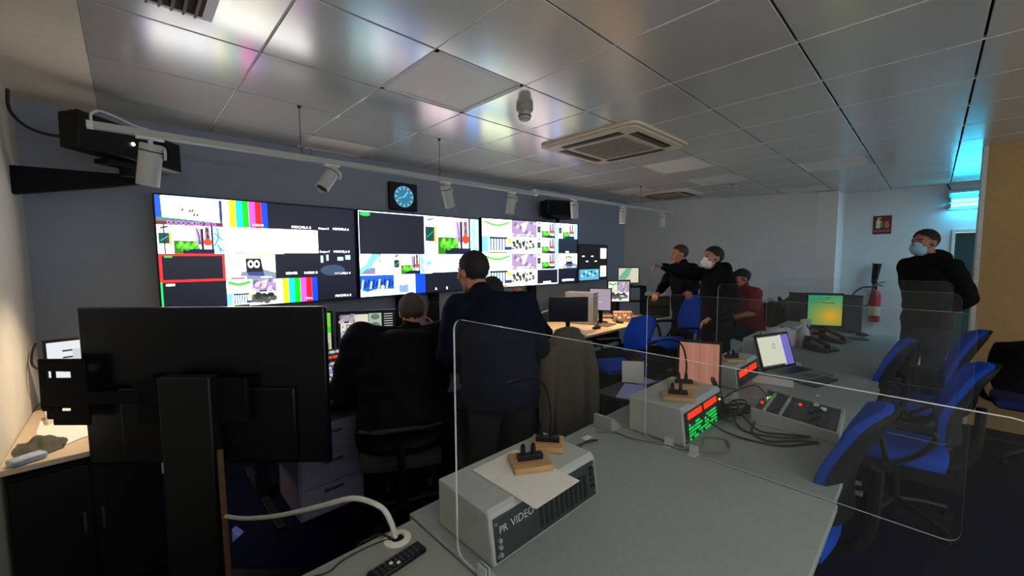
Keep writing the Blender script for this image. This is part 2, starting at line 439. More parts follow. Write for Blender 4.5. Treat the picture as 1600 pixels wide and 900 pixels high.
# ================================================================ THE ROOM
CZ = 2.614
YW = 3.97     # video wall
XL = -0.45    # left wall
YB = -3.2     # rear of the room, behind the camera
WALL_GREY = mat('grey_wall_paint', (142, 150, 164), 0.75, var=0.03, scale=8)
WALL_CREAM = mat('cream_wall_paint', (226, 220, 206), 0.75, var=0.03, scale=8)
WALL_WHITE = mat('white_wall_paint', (214, 218, 224), 0.7, var=0.02, scale=8)
WALL_TAN = mat('tan_wall_paint', (168, 134, 84), 0.7, var=0.05, scale=20)
TILE = mat('enamelled_metal_tile', (205, 204, 196), 0.22, metal=0.30, var=0.02, scale=4, spec=0.9)
TILE_GAP = mat('ceiling_gap', (20, 20, 20), 0.8)
PLASTER = mat('ceiling_plaster', (222, 212, 196), 0.8, var=0.03)
CARPET = mat('navy_carpet', (6, 9, 30), 0.95, var=0.3, scale=400, spec=0.05)

struct('floor', MB().b(XL, 9.2, YB, YW + 0.1, -0.05, 0), CARPET)
struct('wall_left', MB().b(XL - 0.1, XL, YB, YW + 0.1, 0, CZ + 0.1), WALL_CREAM)
struct('wall_back', MB().b(XL, 6.8, YW, YW + 0.1, 0, CZ + 0.1), WALL_GREY)
_d = V((7.86 - 6.68, 1.27 - 3.97, 0)).normalized(); _n = V((-_d.y, _d.x, 0)) * 0.1
struct('wall_right', MB().prism([(6.66, 4.02, 0), (7.86, 1.27, 0), (7.86, 1.27, CZ + .1), (6.66, 4.02, CZ + .1)], _n if _n.x > 0 else -_n), mat('far_wall_paint', (196, 197, 196), 0.75, var=0.03, scale=8))
struct('trim_1', MB().b(7.85, 8.5, 1.03, 1.30, 0, CZ), mat('white_column_paint', (226, 228, 230), 0.6, var=0.02), 0.01)
m = MB(); m.b(8.4, 8.5, -0.17, 1.05, 0, CZ); m.b(8.4, 8.5, -1.0, -0.17, 1.95, CZ); m.b(8.4, 8.5, -1.6, -1.0, 0, CZ)
struct('wall_end', m, WALL_WHITE)
d = struct('door_1', MB().b(8.43, 8.47, -0.98, -0.2, 0.01, 1.93), mat('dark_teal_door', (30, 58, 62), 0.5, var=0.06), 0.004)
fr = MB(); fr.b(8.375, 8.5, -0.2, -0.165, 0, 1.985); fr.b(8.375, 8.5, -1.0, -0.2, 1.94, 1.985); fr.b(8.375, 8.5, -1.03, -1.0, 0, 1.985)
fr.build('door_frame', mat('white_door_frame', (214, 210, 204), 0.5), d, 0.004)
h = MB(); h.cone((8.43, -0.28, 1.0), (8.37, -0.28, 1.0), 0.011); h.cone((8.375, -0.28, 1.0), (8.375, -0.4, 1.0), 0.009); h.build('door_handle', CHROME, d)
struct('wall_partition', MB().b(5.75, 5.89, YB, -0.300, 0, CZ + .05), WALL_TAN)
struct('trim_2', MB().b(5.735, 5.905, -0.302, -0.270, 0, CZ), mat('pale_corner_trim', (190, 192, 186), 0.5), 0.003)

# ceiling: one grid of enamelled metal tiles with open joints under a dark backing, and a plaster strip along the left wall
cb = MB(); TX0, TY0, TS = 0.5207, 2.887, 0.6
lamp_cells = {(1, -2), (1, 1), (6, -2), (8, -2), (8, -4), (8, 0), (11, -3)}
for i in range(-1, 15):
    for j in range(-10, 2):
        x0, y0 = TX0 + i * TS, TY0 + j * TS
        x1, y1 = x0 + TS, min(y0 + TS, YW)
        if (i, j) in lamp_cells or y1 - y0 < 0.05: continue
        g = 0.005
        cb.b((-0.0822 if i == -1 else x0 + 0.004), x1 - 0.004, y0 + g, y1 - g, CZ, CZ + 0.02, 0)
for i in range(0, 15): cb.b(TX0 + i * TS - .0045, TX0 + i * TS + .0022, YB, YW, CZ - .001, CZ + .02, 2)
cb.b(-0.09, 9.2, YB, YW + .1, CZ + 0.03, CZ + 0.06, 1)
struct('ceiling', cb, [TILE, TILE_GAP, mat('ceiling_joint_strip', (220, 220, 214), .5)], 0.0025)
struct('trim_3', MB().b(XL, -0.0835, YB, YW, CZ - 0.004, CZ + 0.06), PLASTER)
for i, j in sorted(lamp_cells):
    x0, y0 = TX0 + i * TS, TY0 + j * TS; y1 = min(y0 + TS, YW)
    lab = {(1, -2): 'unlit square matt ceiling light panel between the vent and the smoke detector',
           (1, 1): 'unlit ceiling light panel against the video wall above the clock',
           (6, -2): 'unlit pale ceiling light panel just beyond the air conditioner',
           (8, -2): 'unlit pale ceiling light panel between the near air conditioner and the far smoke detector',
           (8, -4): 'unlit pale ceiling light panel nearest the tan partition',
           (8, 0): 'unlit ceiling light panel beside the far air conditioner',
           (11, -3): 'unlit ceiling light panel at the white column, farthest away'}[(i, j)]
    t = thing('ceiling_light', lab, 'ceiling light', ((x0 + x0 + TS) / 2, (y0 + y1) / 2, CZ), 0, 'ceiling light panels')
    a, c_ = TS / 2 - 0.004, (y1 - y0) / 2 - 0.005
    f_ = MB()
    f_.b(-a, a, -c_, -c_ + .02, 0, .02); f_.b(-a, a, c_ - .02, c_, 0, .02); f_.b(-a, -a + .02, -c_, c_, 0, .02); f_.b(a - .02, a, -c_, c_, 0, .02)
    f_.build('frame', WHITE_METAL, t); MB().b(-a + .02, a - .02, -c_ + .02, c_ - .02, .006, .016).build('diffuser', mat('unlit_diffuser', (240, 234, 224), 0.5, var=.02), t)

# unseen fill lights added behind the camera and in the passage for brightness
def fill_light(name, loc, sx, sy, power, col, rot=(0, 0, 0)):
    l = bpy.data.lights.new(name, 'AREA'); l.shape = 'RECTANGLE'; l.size = sx; l.size_y = sy; l.energy = power; l.color = col
    o = bpy.data.objects.new(name, l); COL.objects.link(o); o.location = loc; o.rotation_euler = rot
    return o
fill_light('rear_fill_down', (1.6, -1.9, CZ - 0.03), 1.2, 1.2, REAR_FILL_POWER, (0.92, 1.0, 0.98))  # added ambient fill from out of view, no lamp of the room

fill_light('rear_fill_up', (0.15, -1.3, 1.85), 0.5, 0.5, 58.0, (1.0, 0.91, 0.80), (PI, 0, 0))  # unseen upward fill, added to brighten the plaster strip and left ceiling
fill_light('passage_fill', (6.9, -1.5, CZ - 0.03), 0.6, 1.2, 34.0, (0.50, 0.84, 1.0))  # bluish fill added out of sight beyond the partition to lift the end wall

# ---------------------------------------------------------------- ceiling fittings
def air_conditioner(label, loc, s):
    t = thing('air_conditioner', label, 'air conditioner', loc, 0, 'ceiling air conditioners')
    cream = mat('cream_plastic', (214, 198, 176), 0.5, var=.02)
    h_ = s / 2; r = 0.07
    def rr(hx, z, r): return [(sx * (hx - r) + r * math.cos(a0 + k * PI / 8), sy * (hx - r) + r * math.sin(a0 + k * PI / 8), z) for sx, sy, a0 in ((1, 1, 0), (-1, 1, PI / 2), (-1, -1, PI), (1, -1, 1.5 * PI)) for k in range(5)]
    m = MB(); m.prism(rr(h_, 0, r), (0, 0, -0.022)); m.prism(rr(h_ - 0.03, -0.022, r), (0, 0, -0.014)); m.build('housing', cream, t, 0.004)
    g = MB(); a = s * 0.26; g.b(-a, a, -a, a, -0.044, -0.034)
    for k in range(18):
        x = -a + (k + 0.5) * 2 * a / 18; g.b(x - .004, x + .004, -a + .01, a - .01, -0.048, -0.044)
    g.build('grille', mat('grille_grey', (150, 138, 122), 0.6), t)
    for k in range(4):
        R_ = Matrix.Rotation(k * PI / 2, 3, 'Z'); l = MB()
        l.box(R_ @ V((0, s * 0.37, -0.0365)), (s * 0.60, s * 0.085, 0.003), R_, 0)
        l.box(R_ @ V((0, s * 0.37, -0.04)), (s * 0.60, s * 0.018, 0.006), R_, 1); l.box(R_ @ V((0, s * 0.345, -0.039)), (s * 0.60, s * 0.008, 0.005), R_, 1)
        l.build('air_slot', [mat('slot_dark', (30, 26, 22), 0.7), mat('slot_flap', (96, 82, 66), 0.5)], t)
air_conditioner('cream ceiling cassette air conditioner, the large near one beyond the smoke detector', (3.17, 2.0, CZ), 0.95)
air_conditioner('cream ceiling cassette air conditioner, the small far one near the video wall end', (6.25, 2.92, CZ), 0.78)

def smoke_detector(label, loc, s=1.0):
    t = thing('smoke_detector', label, 'smoke detector', loc, 0, 'smoke detectors')
    MB().lathe([(0, 0), (.055 * s, 0), (.055 * s, -.03 * s), (.05 * s, -.036 * s), (0, -.036 * s)]).build('base', mat('detector_grey', (150, 146, 138), .5), t)
    MB().lathe([(0, -.036 * s), (.036 * s, -.036 * s), (.042 * s, -.06 * s), (.04 * s, -.085 * s), (.03 * s, -.094 * s), (0, -.096 * s)]).build('sensor_head', mat('detector_white', (170, 168, 162), .5), t)
    MB().lathe([(.0425 * s, -.066 * s), (.044 * s, -.066 * s), (.044 * s, -.072 * s), (.0425 * s, -.072 * s)]).build('vent_ring', DARKGREY, t)
smoke_detector('round grey smoke detector hanging in front of the near air conditioner', (1.94, 1.90, CZ), 1.0)
smoke_detector('small round smoke detector on the far ceiling by the right wall', (6.05, 1.92, CZ), 1.0)

t = thing('ceiling_vent', 'slatted grey air vent in the ceiling at the top left', 'vent', (0.13, 1.86, CZ - 0.002))
f_ = MB(); f_.b(-.18, .18, -.26, .26, -0.012, 0.0, 0)
f_.build('frame', WHITE_METAL, t, .003)
MB().b(-.145, .145, -.235, .235, -0.0135, -0.012).build('backing', mat('vent_dark', (30, 24, 20), .8), t)
for k in range(8):
    MB().box((-.145 + .0363 * (k + .4), 0, -0.02), (.006, .47, .018), Matrix.Rotation(.5, 3, 'Y')).build('slat', mat('vent_slat', (150, 140, 130), .5), t)

# ---------------------------------------------------------------- lighting track with seven spotlights
TRK_Y = 2.9
RAIL = mat('white_track_metal', (172, 172, 168), 0.4, var=.02)
def rail(label, x0, x1, z):
    t = thing('lighting_track', label, 'lighting track', ((x0 + x1) / 2, TRK_Y, z), 0, 'ceiling lighting tracks')
    L = (x1 - x0) / 2; m = MB(); m.b(-L, L, -.018, .018, .012, .018); m.b(-L, L, -.018, -.012, -.016, .012); m.b(-L, L, .012, .018, -.016, .012); m.b(-L, L, -.012, .012, .0, .012)
    m.build('rail', RAIL, t)
    for s in (-1, 1): MB().b(s * L - .012, s * L + .012, -.019, .019, -.017, .019).build('end_cap', WHITE_PLASTIC, t, .002)
    return t
rail('left white lighting track hanging in front of the two left wall displays', -0.095, 3.13, 2.285)
rail('right white lighting track running on towards the far wall', 3.10, 6.296, 2.308)

def spot(x, z, aim, label, lit=0.0, s=1.0, spread=60):
    t = thing('track_spotlight', label, 'spotlight', (x, TRK_Y, z), 0, 'track spotlights')
    MB().b(-.05 * s, .05 * s, -.014, .014, -.030, -.014).build('track_adapter', WHITE_PLASTIC, t, .003)
    aim = V(aim).normalized(); piv = V((0, 0, -.075 * s))
    br = MB(); br.cone((0, 0, -.03), (0, 0, -.05 * s), .011); br.tube([(0, 0, -.05 * s), (0.045 * s, 0, -.055 * s), (0.047 * s, 0, -.085 * s)], .007)
    br.lathe([(0, 0), (.026 * s, 0), (.026 * s, .012), (0, .012)], (0.043 * s, 0, -.085 * s), (1, 0, 0)); br.build('bracket', WHITE_METAL, t)
    p0 = piv - aim * .03 * s; b_ = MB(); r = .043 * s
    b_.lathe([(0, 0), (r * .9, 0), (r, .006), (r, .188 * s), (r * .93, .190 * s), (r * .9, .165 * s), (0, .165 * s)], p0, aim, 28); b_.build('lamp_body', mat('spot_white', (186, 186, 182), .4, var=.02), t)
    MB().lathe([(0, .166 * s), (r * .88, .166 * s), (r * .88, .168 * s), (0, .168 * s)], p0, aim).build('lens', emit('lit_lens', (255, 214, 160), 12) if lit else DARKGREY, t)
    MB().lathe([(r * 1.005, .03 * s), (r * 1.02, .03 * s), (r * 1.02, .036 * s), (r * 1.005, .036 * s)], p0, aim).build('trim_ring', DARKGREY, t)
    if lit:
        l = bpy.data.lights.new('spot_beam', 'SPOT'); l.energy = lit; l.color = (1.0, .76, .50); l.spot_size = math.radians(spread); l.spot_blend = .7; l.shadow_soft_size = .03
        o = bpy.data.objects.new('spot_beam', l); COL.objects.link(o); o.parent = t
        o.location = p0 + aim * .2 * s; o.rotation_euler = aim.to_track_quat('-Z', 'Y').to_euler()
    return t
spot(0.125, 2.285, (-.12, .22, -1), 'large white track spotlight at the left end, in front of the black projector', SPOT_POWER * .8, 1.15, 75)
spot(1.06, 2.285, (-.55, -.25, -.75), 'white track spotlight tilted sharply left above the first wall display')
spot(2.0, 2.285, (.42, .2, -1), 'white track spotlight tilted right, just right of the clock')
spot(2.78, 2.285, (-.1, .12, -1), 'white track spotlight hanging above the gap of second and third display')
spot(3.77, 2.308, (.25, .1, -1), 'white track spotlight in front of the right black speaker', SPOT_POWER * .9, 1, 62)
spot(4.83, 2.308, (.02, .05, -1), 'white track spotlight hanging straight down, second from the far end', SPOT_POWER * 1.0, 1, 62)
spot(5.97, 2.308, (-.05, .0, -1), 'white track spotlight at the far end of the track')

def susp(x, label, ring=True):
    t = thing('suspension_wire', label, 'wire', (x, TRK_Y, 2.303), 0, 'track suspension wires')
    MB().cone((0, 0, 0), (0, 0, CZ - 2.303), .0022, None, 8).build('wire', RUBBER, t)
    MB().lathe([(0, 0), (.012, 0), (.012, -.012), (.005, -.016), (0, -.016)], (0, 0, CZ - 2.303)).build('ceiling_anchor', RUBBER, t)
    if ring:
        MB().tube([(.035 + .03 * math.cos(a), 0, .03 + .03 * math.sin(a)) for a in [PI + k * PI / 8 for k in range(17)]], .0016, 6, 0, 1).build('wire_coil', RUBBER, t)
susp(0.865, 'thin dark suspension wire with a coil above the first wall display')
susp(1.94, 'thin suspension wire with a coil above the clock')
susp(5.3, 'short pale suspension wire near the far end of the track', False)
single('power_cable', MB().tube([(-.085, 0, .0), (-.088, .0, .05), (-.06, 0, .075), (-.0, .0, .06), (.07, .0, .03), (.12, .0, .022)], .0055), WHITE_CABLE, 'white cable looping over the left end of the lighting track', 'cable', (0, TRK_Y, 2.285))

# ---------------------------------------------------------------- things on the walls
t = thing('wall_clock', 'square black wall clock with a glowing blue dial above the displays', 'clock', (2.168, YW - .002, 2.275))
MB().b(-.162, .162, -.045, 0, -.145, .145).build('case', BLACK, t, .008)
dl = MB().lathe([(0, 0), (.112, 0), (.112, .003), (0, .003)], (0, -.0452, 0), (0, -1, 0), 40).build('dial', emit('blue_dial', (70, 150, 190), .75), t)
nm = MB()
for k in range(12):
    a = k * PI / 6; nm.box((.092 * math.sin(a), -.0485, .092 * math.cos(a)), (.012, .001, .026), Matrix.Rotation(a, 3, 'Y'))
for k in range(60):
    a = k * PI / 30; nm.box((.107 * math.sin(a), -.0485, .107 * math.cos(a)), (.002, .001, .006), Matrix.Rotation(a, 3, 'Y'))
nm.build('hour_marks', emit('pale_marks', (190, 240, 250), .8), dl)
hd = MB(); hd.box((.02, -.051, .025), (.008, .002, .075), Matrix.Rotation(.7, 3, 'Y')); hd.box((-.03, -.053, -.01), (.006, .002, .095), Matrix.Rotation(1.25 + PI, 3, 'Y')); hd.build('hands', emit('bright_hands', (140, 230, 250), 1.2), dl)

# left projector-like speaker on a tapered arm
t = thing('ceiling_projector', 'black box projector tilted in the upper left corner behind the lighting track', 'projector', (0.07, 3.47, 2.33), math.atan2(.38, .47))
RB = Matrix.Rotation(.06, 3, 'Y') @ Matrix.Rotation(-.06, 3, 'X')
MB().box((0, .05, 0), (.60, .13, .20), RB).build('housing', BLACK, t, .01)
MB().lathe([(0, 0), (.05, 0), (.06, .02), (.055, .04), (0, .03)], RB @ V((.12, -.02, .0)), (0, -1, 0)).build('lens_ring', BLACK_MATT, t)
MB().lathe([(0, 0), (.011, 0), (.011, .004), (0, .004)], RB @ V((-.02, -.0195, .0)), (0, -1, 0)).build('indicator_lamp', emit('white_led', (240, 250, 255), 3), t)
MB().cone((0, .05, -.1), (0, .05, -.19), .05, .04).build('swivel_joint', BLACK_MATT, t)
MB().box((0, .05, -.125), (.3, .1, .03)).build('mounting_plate', BLACK_MATT, t, .004)
m = MB(); m.prism([(XL + .001, 3.62, 2.0), (XL + .001, 3.62, 2.16), (.10, 3.56, 2.165), (.10, 3.56, 2.11)], (0, .07, 0))
single('wall_bracket', m, BLACK_MATT, 'black tapered steel arm on the left wall carrying the projector', 'bracket', bevel=.004)
single('hanging_cable', MB().tube([(-.42, 3.55, 2.56), (-.42, 3.55, 2.45), (-.36, 3.5, 2.36), (-.25, 3.4, 2.31), (-.17, 3.36, 2.33), (-.12, 3.40, 2.36)], .008), RUBBER, 'black cable sagging from the ceiling corner to the projector', 'cable')

t = thing('wall_speaker', 'black angular loudspeaker above the third wall display', 'speaker', (4.42, 3.62, 2.29), -.35)
m = MB(); m.prism([(-.22, 0, -.06), (-.22, 0, .13), (.24, 0, .13), (.24, 0, -.12), (-.12, 0, -.12)], (0, .22, 0)); m.build('cabinet', BLACK, t, .01)
MB().b(-.19, .21, -.012, .0, -.08, .11).build('grille', BLACK_MATT, t, .006)
MB().lathe([(0, 0), (.012, 0), (.012, .005), (0, .005)], (.19, -.012, -.02), (0, -1, 0)).build('indicator_lamp', emit('white_led', (240, 250, 255), 3), t)
MB().b(-.02, .02, .08, .12, -.19, -.12).build('foot_post', BLACK_MATT, t)

# fire extinguisher and its sign on the white end wall
t = thing('fire_extinguisher', 'red fire extinguisher with black hose and horn on the white end wall', 'fire extinguisher', (8.33, 0.59, 0.60))
RED = mat('extinguisher_red', (168, 26, 30), .35, var=.05)
MB().lathe([(0, 0), (.062, 0), (.068, .015), (.068, .40), (.055, .45), (.03, .475), (.022, .50), (0, .50)]).build('cylinder', RED, t)
MB().lathe([(.0685, .1), (.0695, .1), (.0695, .24), (.0685, .24)]).build('label_band', mat('extinguisher_label', (196, 180, 150), .6), t)
v_ = MB(); v_.cone((0, 0, .5), (0, 0, .56), .02); v_.box((-.03, -.02, .575), (.03, .13, .014), Matrix.Rotation(.25, 3, 'X')); v_.box((-.03, -.03, .60), (.03, .15, .012), Matrix.Rotation(-.3, 3, 'X')); v_.build('valve', BLACK, t)
MB().tube([(0, .02, .54), (-.05, .16, .52), (-.08, .26, .40), (-.08, .24, .27), (-.05, .12, .24), (-.07, .06, .3), (-.06, .02, .62)], .011).build('hose', RUBBER, t)
MB().cone((-.05, .02, .60), (-.05, -.005, .90), .035, .055).build('horn', BLACK, t)
MB().b(.055, .072, -.05, .05, .3, .36).build('wall_hook', DARKGREY, t)

t = thing('safety_sign', 'small red fire extinguisher sign on the white end wall', 'sign', (8.398, 0.565, 2.09), -PI / 2)
MB().b(-.105, .105, -.004, 0, -.14, .14).build('plate', mat('sign_red', (104, 24, 24), .5), t)
GL = mat('sign_glow_green', (206, 226, 170), .6)
p_ = MB(); p_.b(-.07, -.02, -.0055, -.004, -.05, .07); p_.b(-.055, -.035, -.0055, -.004, .07, .1); p_.b(-.06, -.01, -.0055, -.004, .095, .11)
p_.tube([(-.02, -.005, .06), (.0, -.005, .03), (-.005, -.005, -.04)], .004); p_.build('extinguisher_symbol', GL, t)
fl = MB(); fl.prism([(.03, -.004, -.05), (.075, -.004, -.05), (.085, -.004, -.01), (.07, -.004, .03), (.075, -.004, .07), (.05, -.004, .04), (.04, -.004, .08), (.03, -.004, .03), (.022, -.004, -.01)], (0, -.0015, 0)); fl.build('flame_symbol', mat('sign_orange', (190, 110, 80), .6), t)
tx = MB(); tx.text('EXTINTOR', .036, (0, -.004, -.105), (1, 0, 0), (0, 0, 1)); tx.build('lettering', mat('sign_white', (214, 196, 170), .6), t)

t = thing('ultraviolet_lamp', 'glowing cyan twin tube lamp high on the end wall above the door', 'lamp', (8.39, -.45, 2.37))
MB().b(-.06, .008, -.5, .34, .02, .155).build('housing', mat('lamp_housing', (120, 130, 140), .4), t, .006)
rf = MB(); rf.prism([(-.01, -.5, .03), (-.13, -.5, .10), (-.13, -.5, .13), (-.01, -.5, .12)], (0, .84, 0)); rf.build('reflector', mat('lamp_reflector', (190, 205, 215), .25, metal=.6), t)
CY = emit('cyan_tube', (40, 205, 255), UV_POWER)
for z in (.0, -.06): MB().cap((-.10, -.48, z), (-.10, .31, z), .02).build('tube', CY, t)
for y in (-.495, .325): MB().b(-.13, .008, y - .012, y + .012, -.09, -.04).b(-.13, .008, y - .012, y + .012, -.02, .03).build('end_holder', mat('lamp_housing', (120, 130, 140), .4), t, .003)
MB().b(-.004, .008, -.5, .34, -.12, .02).build('back_plate', mat('lamp_reflector', (190, 205, 215), .25, metal=.6), t)
cd = MB().tube([(8.385, -.09, CZ), (8.385, -.1, 2.58), (8.38, -.12, 2.535)], .008)
single('conduit', cd, DARKGREY, 'short dark conduit feeding the cyan lamp from the ceiling', 'conduit')

# ================================================================ WALL DISPLAYS
TVM = screen_mat('wall_display_picture', TV_POWER)
MONM = screen_mat('desk_monitor_picture', MON_POWER)
def wall_display(label, w, h, cv, loc, rotz=0.0):
    t = thing('wall_display', label, 'television', loc, rotz, 'wall displays')
    m = MB(); m.b(-w / 2, w / 2, .004, .05, 0, h); m.b(-w * .35, w * .35, .05, .075, h * .2, h * .75); m.build('housing', BLACK, t, .004)
    bz = MB(); e = .010
    bz.b(-w / 2, w / 2, -.006, .004, 0, e); bz.b(-w / 2, w / 2, -.006, .004, h - e, h); bz.b(-w / 2, -w / 2 + e, -.006, .004, e, h - e); bz.b(w / 2 - e, w / 2, -.006, .004, e, h - e); bz.build('bezel', BLACK, t)
    cv.build('screen', TVM, t, (0, .0035, e), None, TV_POWER)
    return t
def grid(w, h, n, k): return [i * w / n for i in range(n + 1)], [i * h / k for i in range(k + 1)]
e = .010
# first display: four columns, four rows
w, h = 1.43, .85; cw, ch = w - 2 * e, h - 2 * e
c = Canvas(cw, ch, (24, 26, 42)); X, Z = grid(cw, ch, 4, 4); X[2] = .52 * cw; X[3] = .765 * cw; X[1] = .275 * cw; c.up()
g = lambda i, j: (X[i], Z[3 - j], X[i + 1], Z[4 - j])
pic_board(c, *g(0, 0)); c.L = 1; pic_studio(c, *g(0, 1)); c.L = 1
pic_bars(c, X[1], Z[3], X[2] - .04, Z[4]); c.L = 1; pic_white(c, *g(1, 1)); c.L = 1; pic_laptop(c, *g(1, 2)); c.L = 1
c.rect(X[0], Z[1], X[1], Z[2], (240, 56, 52)); c.up(); c.rect(X[0] + .016, Z[1] + .016, X[1] - .016, Z[2] - .016, (24, 26, 46)); c.up(); c.rect(X[0] + .03, Z[2] - .03, X[0] + .075, Z[2] - .017, (60, 190, 110)); c.L = 1
pic_black(c, *g(0, 3)); c.rect(X[0], Z[0], X[0] + .012, Z[1], (40, 200, 130)); c.rect(X[0] + .03, Z[1] - .026, X[0] + .08, Z[1] - .012, W_); c.L = 1
xm = (X[1] + X[2]) / 2; zm = (Z[0] + Z[1]) / 2
pic_logo(c, X[1], zm, xm, Z[1]); c.L = 1; pic_corridor(c, X[1], Z[0], xm, zm); c.L = 1; pic_stone(c, xm, zm, X[2], Z[1]); c.L = 1; pic_animals(c, xm, Z[0], X[2], zm); c.L = 1
pic_black(c, *g(2, 0), labels=(('MOCHILA 5', .62, .06, .03),)); c.L = 1; pic_white(c, *g(2, 1)); c.L = 1
pic_black(c, *g(2, 2), labels=(('SERVER', .35, .16, .028), ('RADIO B', .8, .16, .028))); c.L = 1
pic_bars(c, X[2], Z[0], X[3] - .02, Z[1], 'VTR 2'); c.L = 1
pic_black(c, *g(3, 0), labels=(('Output 5', .16, .06, .024), ('MOCHILA 6', .62, .06, .028))); c.L = 1
pic_black(c, *g(3, 1), labels=(('Output 7', .16, .06, .024), ('MOCHILA 8', .62, .06, .028))); c.L = 1
pic_black(c, *g(3, 2), labels=(('MOCHILA 4', .62, .1, .028),))
for q in ((.05, .62, .07, .3), (.2, .7, .06, .26), (.5, .7, .16, .16), (.72, .74, .14, .2)):
    c.rect(X[3] + .33 * q[0], Z[1] + .21 * q[1], X[3] + .33 * (q[0] + q[2]), Z[1] + .21 * (q[1] + q[3]), (190, 205, 215))
c.ell(X[3] + .12, Z[1] + .06, .11, .05, (70, 90, 120)); c.L = 1
pic_black(c, *g(3, 3), labels=(('MOCHILA 2', .62, .1, .028),))
tv1 = wall_display('first wall display from the left, with colour bars and a red framed cell', w, h, c, (0.868, 3.8, 1.24))
# second display
w = 1.49; cw = w - 2 * e
c = Canvas(cw, ch, (24, 26, 42)); c.up(); X = [0, .24 * cw, .49 * cw, .80 * cw, cw]; Z = [0, .25 * ch, .5 * ch, ch]
pic_black(c, 0, Z[2], X[2], Z[3], back=(30, 34, 48)); c.line((0, ch - .004), (X[2], ch - .004), .008, (230, 240, 250)); c.line((.004, Z[2]), (.004, ch), .008, (230, 240, 250)); c.up(); c.ell(.07, ch - .03, .055, .02, (60, 190, 110)); c.L = 1
pic_studio(c, X[2], Z[2], cw, Z[3]); c.L = 1
pic_teal(c, 0, Z[1], X[1], Z[2]); c.L = 1; pic_studio(c, X[1], Z[1], X[2], Z[2]); c.L = 1
pic_white(c, X[2], Z[1], X[3], Z[2]); c.rect(X[2] + .02, Z[1] + .09, X[2] + .09, Z[1] + .14, (150, 210, 225)); c.L = 1; pic_teal(c, X[3], Z[1], cw, Z[2]); c.L = 1
pic_blue(c, 0, 0, X[1], Z[1]); c.L = 1
c.rect(X[1], 0, X[2], Z[1], (196, 222, 245)); c.up(); c.ell(X[1] + .1, .14, .05, .05, (225, 225, 225)); c.rect(X[1] + .06, .02, X[1] + .16, .1, (150, 170, 200)); c.rect(X[2] - .12, 0, X[2], Z[1], (20, 90, 215)); c.L = 1
pic_black(c, X[2], 0, X[3], Z[1], labels=(('A', .3, .1, .04), ('B', .62, .1, .04))); c.L = 1; pic_black(c, X[3], 0, cw, Z[1], labels=(('PGM', .3, .15, .03),))
wall_display('second wall display, with one large black cell and studio pictures', w, h, c, (2.345, 3.8, 1.24))
# third display
w = 1.69; h3 = .865; cw, ch = w - 2 * e, h3 - 2 * e
c = Canvas(cw, ch, (24, 26, 42)); c.up(); X = [0, .275 * cw, .53 * cw, .77 * cw, cw]; Z = [i * ch / 4 for i in range(5)]
g = lambda i, j: (X[i], Z[3 - j], X[i + 1], Z[4 - j])
for j, p in enumerate((pic_logo, pic_corridor, pic_logo, pic_corridor)): p(c, *g(0, j)); c.L = 1
for j, p in enumerate((pic_stone, pic_animals, pic_stone, pic_animals)): p(c, *g(1, j)); c.L = 1
for j in range(3): pic_studio(c, *g(2, j)); c.L = 1
c.rect(*g(2, 3), (236, 236, 240)); c.up(); c.rect(X[2] + .01, Z[0] + .012, X[3] - .012, Z[1] - .01, (24, 26, 46)); c.up(); c.rect(X[2] + .12, .015, X[2] + .26, .04, W_); c.L = 1
pic_studio(c, *g(3, 0)); c.L = 1; pic_black(c, *g(3, 1)); c.rect(X[3] + .15, Z[2] + .012, X[3] + .21, Z[2] + .034, W_); c.L = 1
pic_laptop(c, *g(3, 2)); c.L = 1; pic_black(c, *g(3, 3)); c.rect(X[3] + .08, .03, X[3] + .32, .055, W_)
wall_display('third wall display, a grid of green logos and studio pictures', w, h3, c, (3.955, 3.705, 1.245), -math.atan2(.18, 1.69))
# fourth, small display
w = .80; h4 = .575; cw, ch = w - 2 * e, h4 - 2 * e
c = Canvas(cw, ch, (20, 19, 20)); c.up()
c.rect(.0, 0, .56, .17, (110, 170, 186)); c.rect(.0, 0, .05, .17, (20, 50, 140)); c.rect(.60, .34, .77, .51, (226, 222, 214)); c.rect(.60, .04, .77, .22, (226, 222, 214)); c.up()
for k in range(9): c.ell(.1 + .05 * k, .07 + .06 * ((k * 7) % 3) / 2, .028, .018, (30, 60, 80) if k % 2 else (170, 214, 220), 9)
for x, z in ((.1, .37), (.34, .37), (.2, .29), (.44, .29)): c.rect(x, z, x + .06, z + .016, (230, 230, 230))
for k in range(5): c.line((.62, .48 - .03 * k), (.75, .48 - .03 * k), .004, (150, 150, 150)); c.line((.62, .19 - .03 * k), (.75, .19 - .03 * k), .004, (150, 150, 150))
wall_display('small dark fourth display at the right end of the video wall', w, h4, c, (5.45, 3.80, 1.25))

def tv_stand(label, x, y, z1, wd=.09):
    t = thing('display_stand', label, 'stand', (x, y, 0), 0, 'display stands')
    MB().b(-wd / 2, wd / 2, -.03, .03, .03, z1).build('column', BLACK_MATT, t, .004)
    MB().b(-.19, .19, -.12, .05, .0, .03).build('base_plate', BLACK_MATT, t, .004)
    MB().b(-.16, .16, -.034, -.028, z1 - .2, z1).build('mount_plate', BLACK_MATT, t)
tv_stand('black stand column under the second display, left of the standing man', 2.5, 3.905, 1.45, .11)
tv_stand('black stand column under the second display, just above the seated man', 2.09, 3.905, 1.45, .10)
tv_stand('black stand column under the third display', 4.12, 3.905, 1.45, .13)

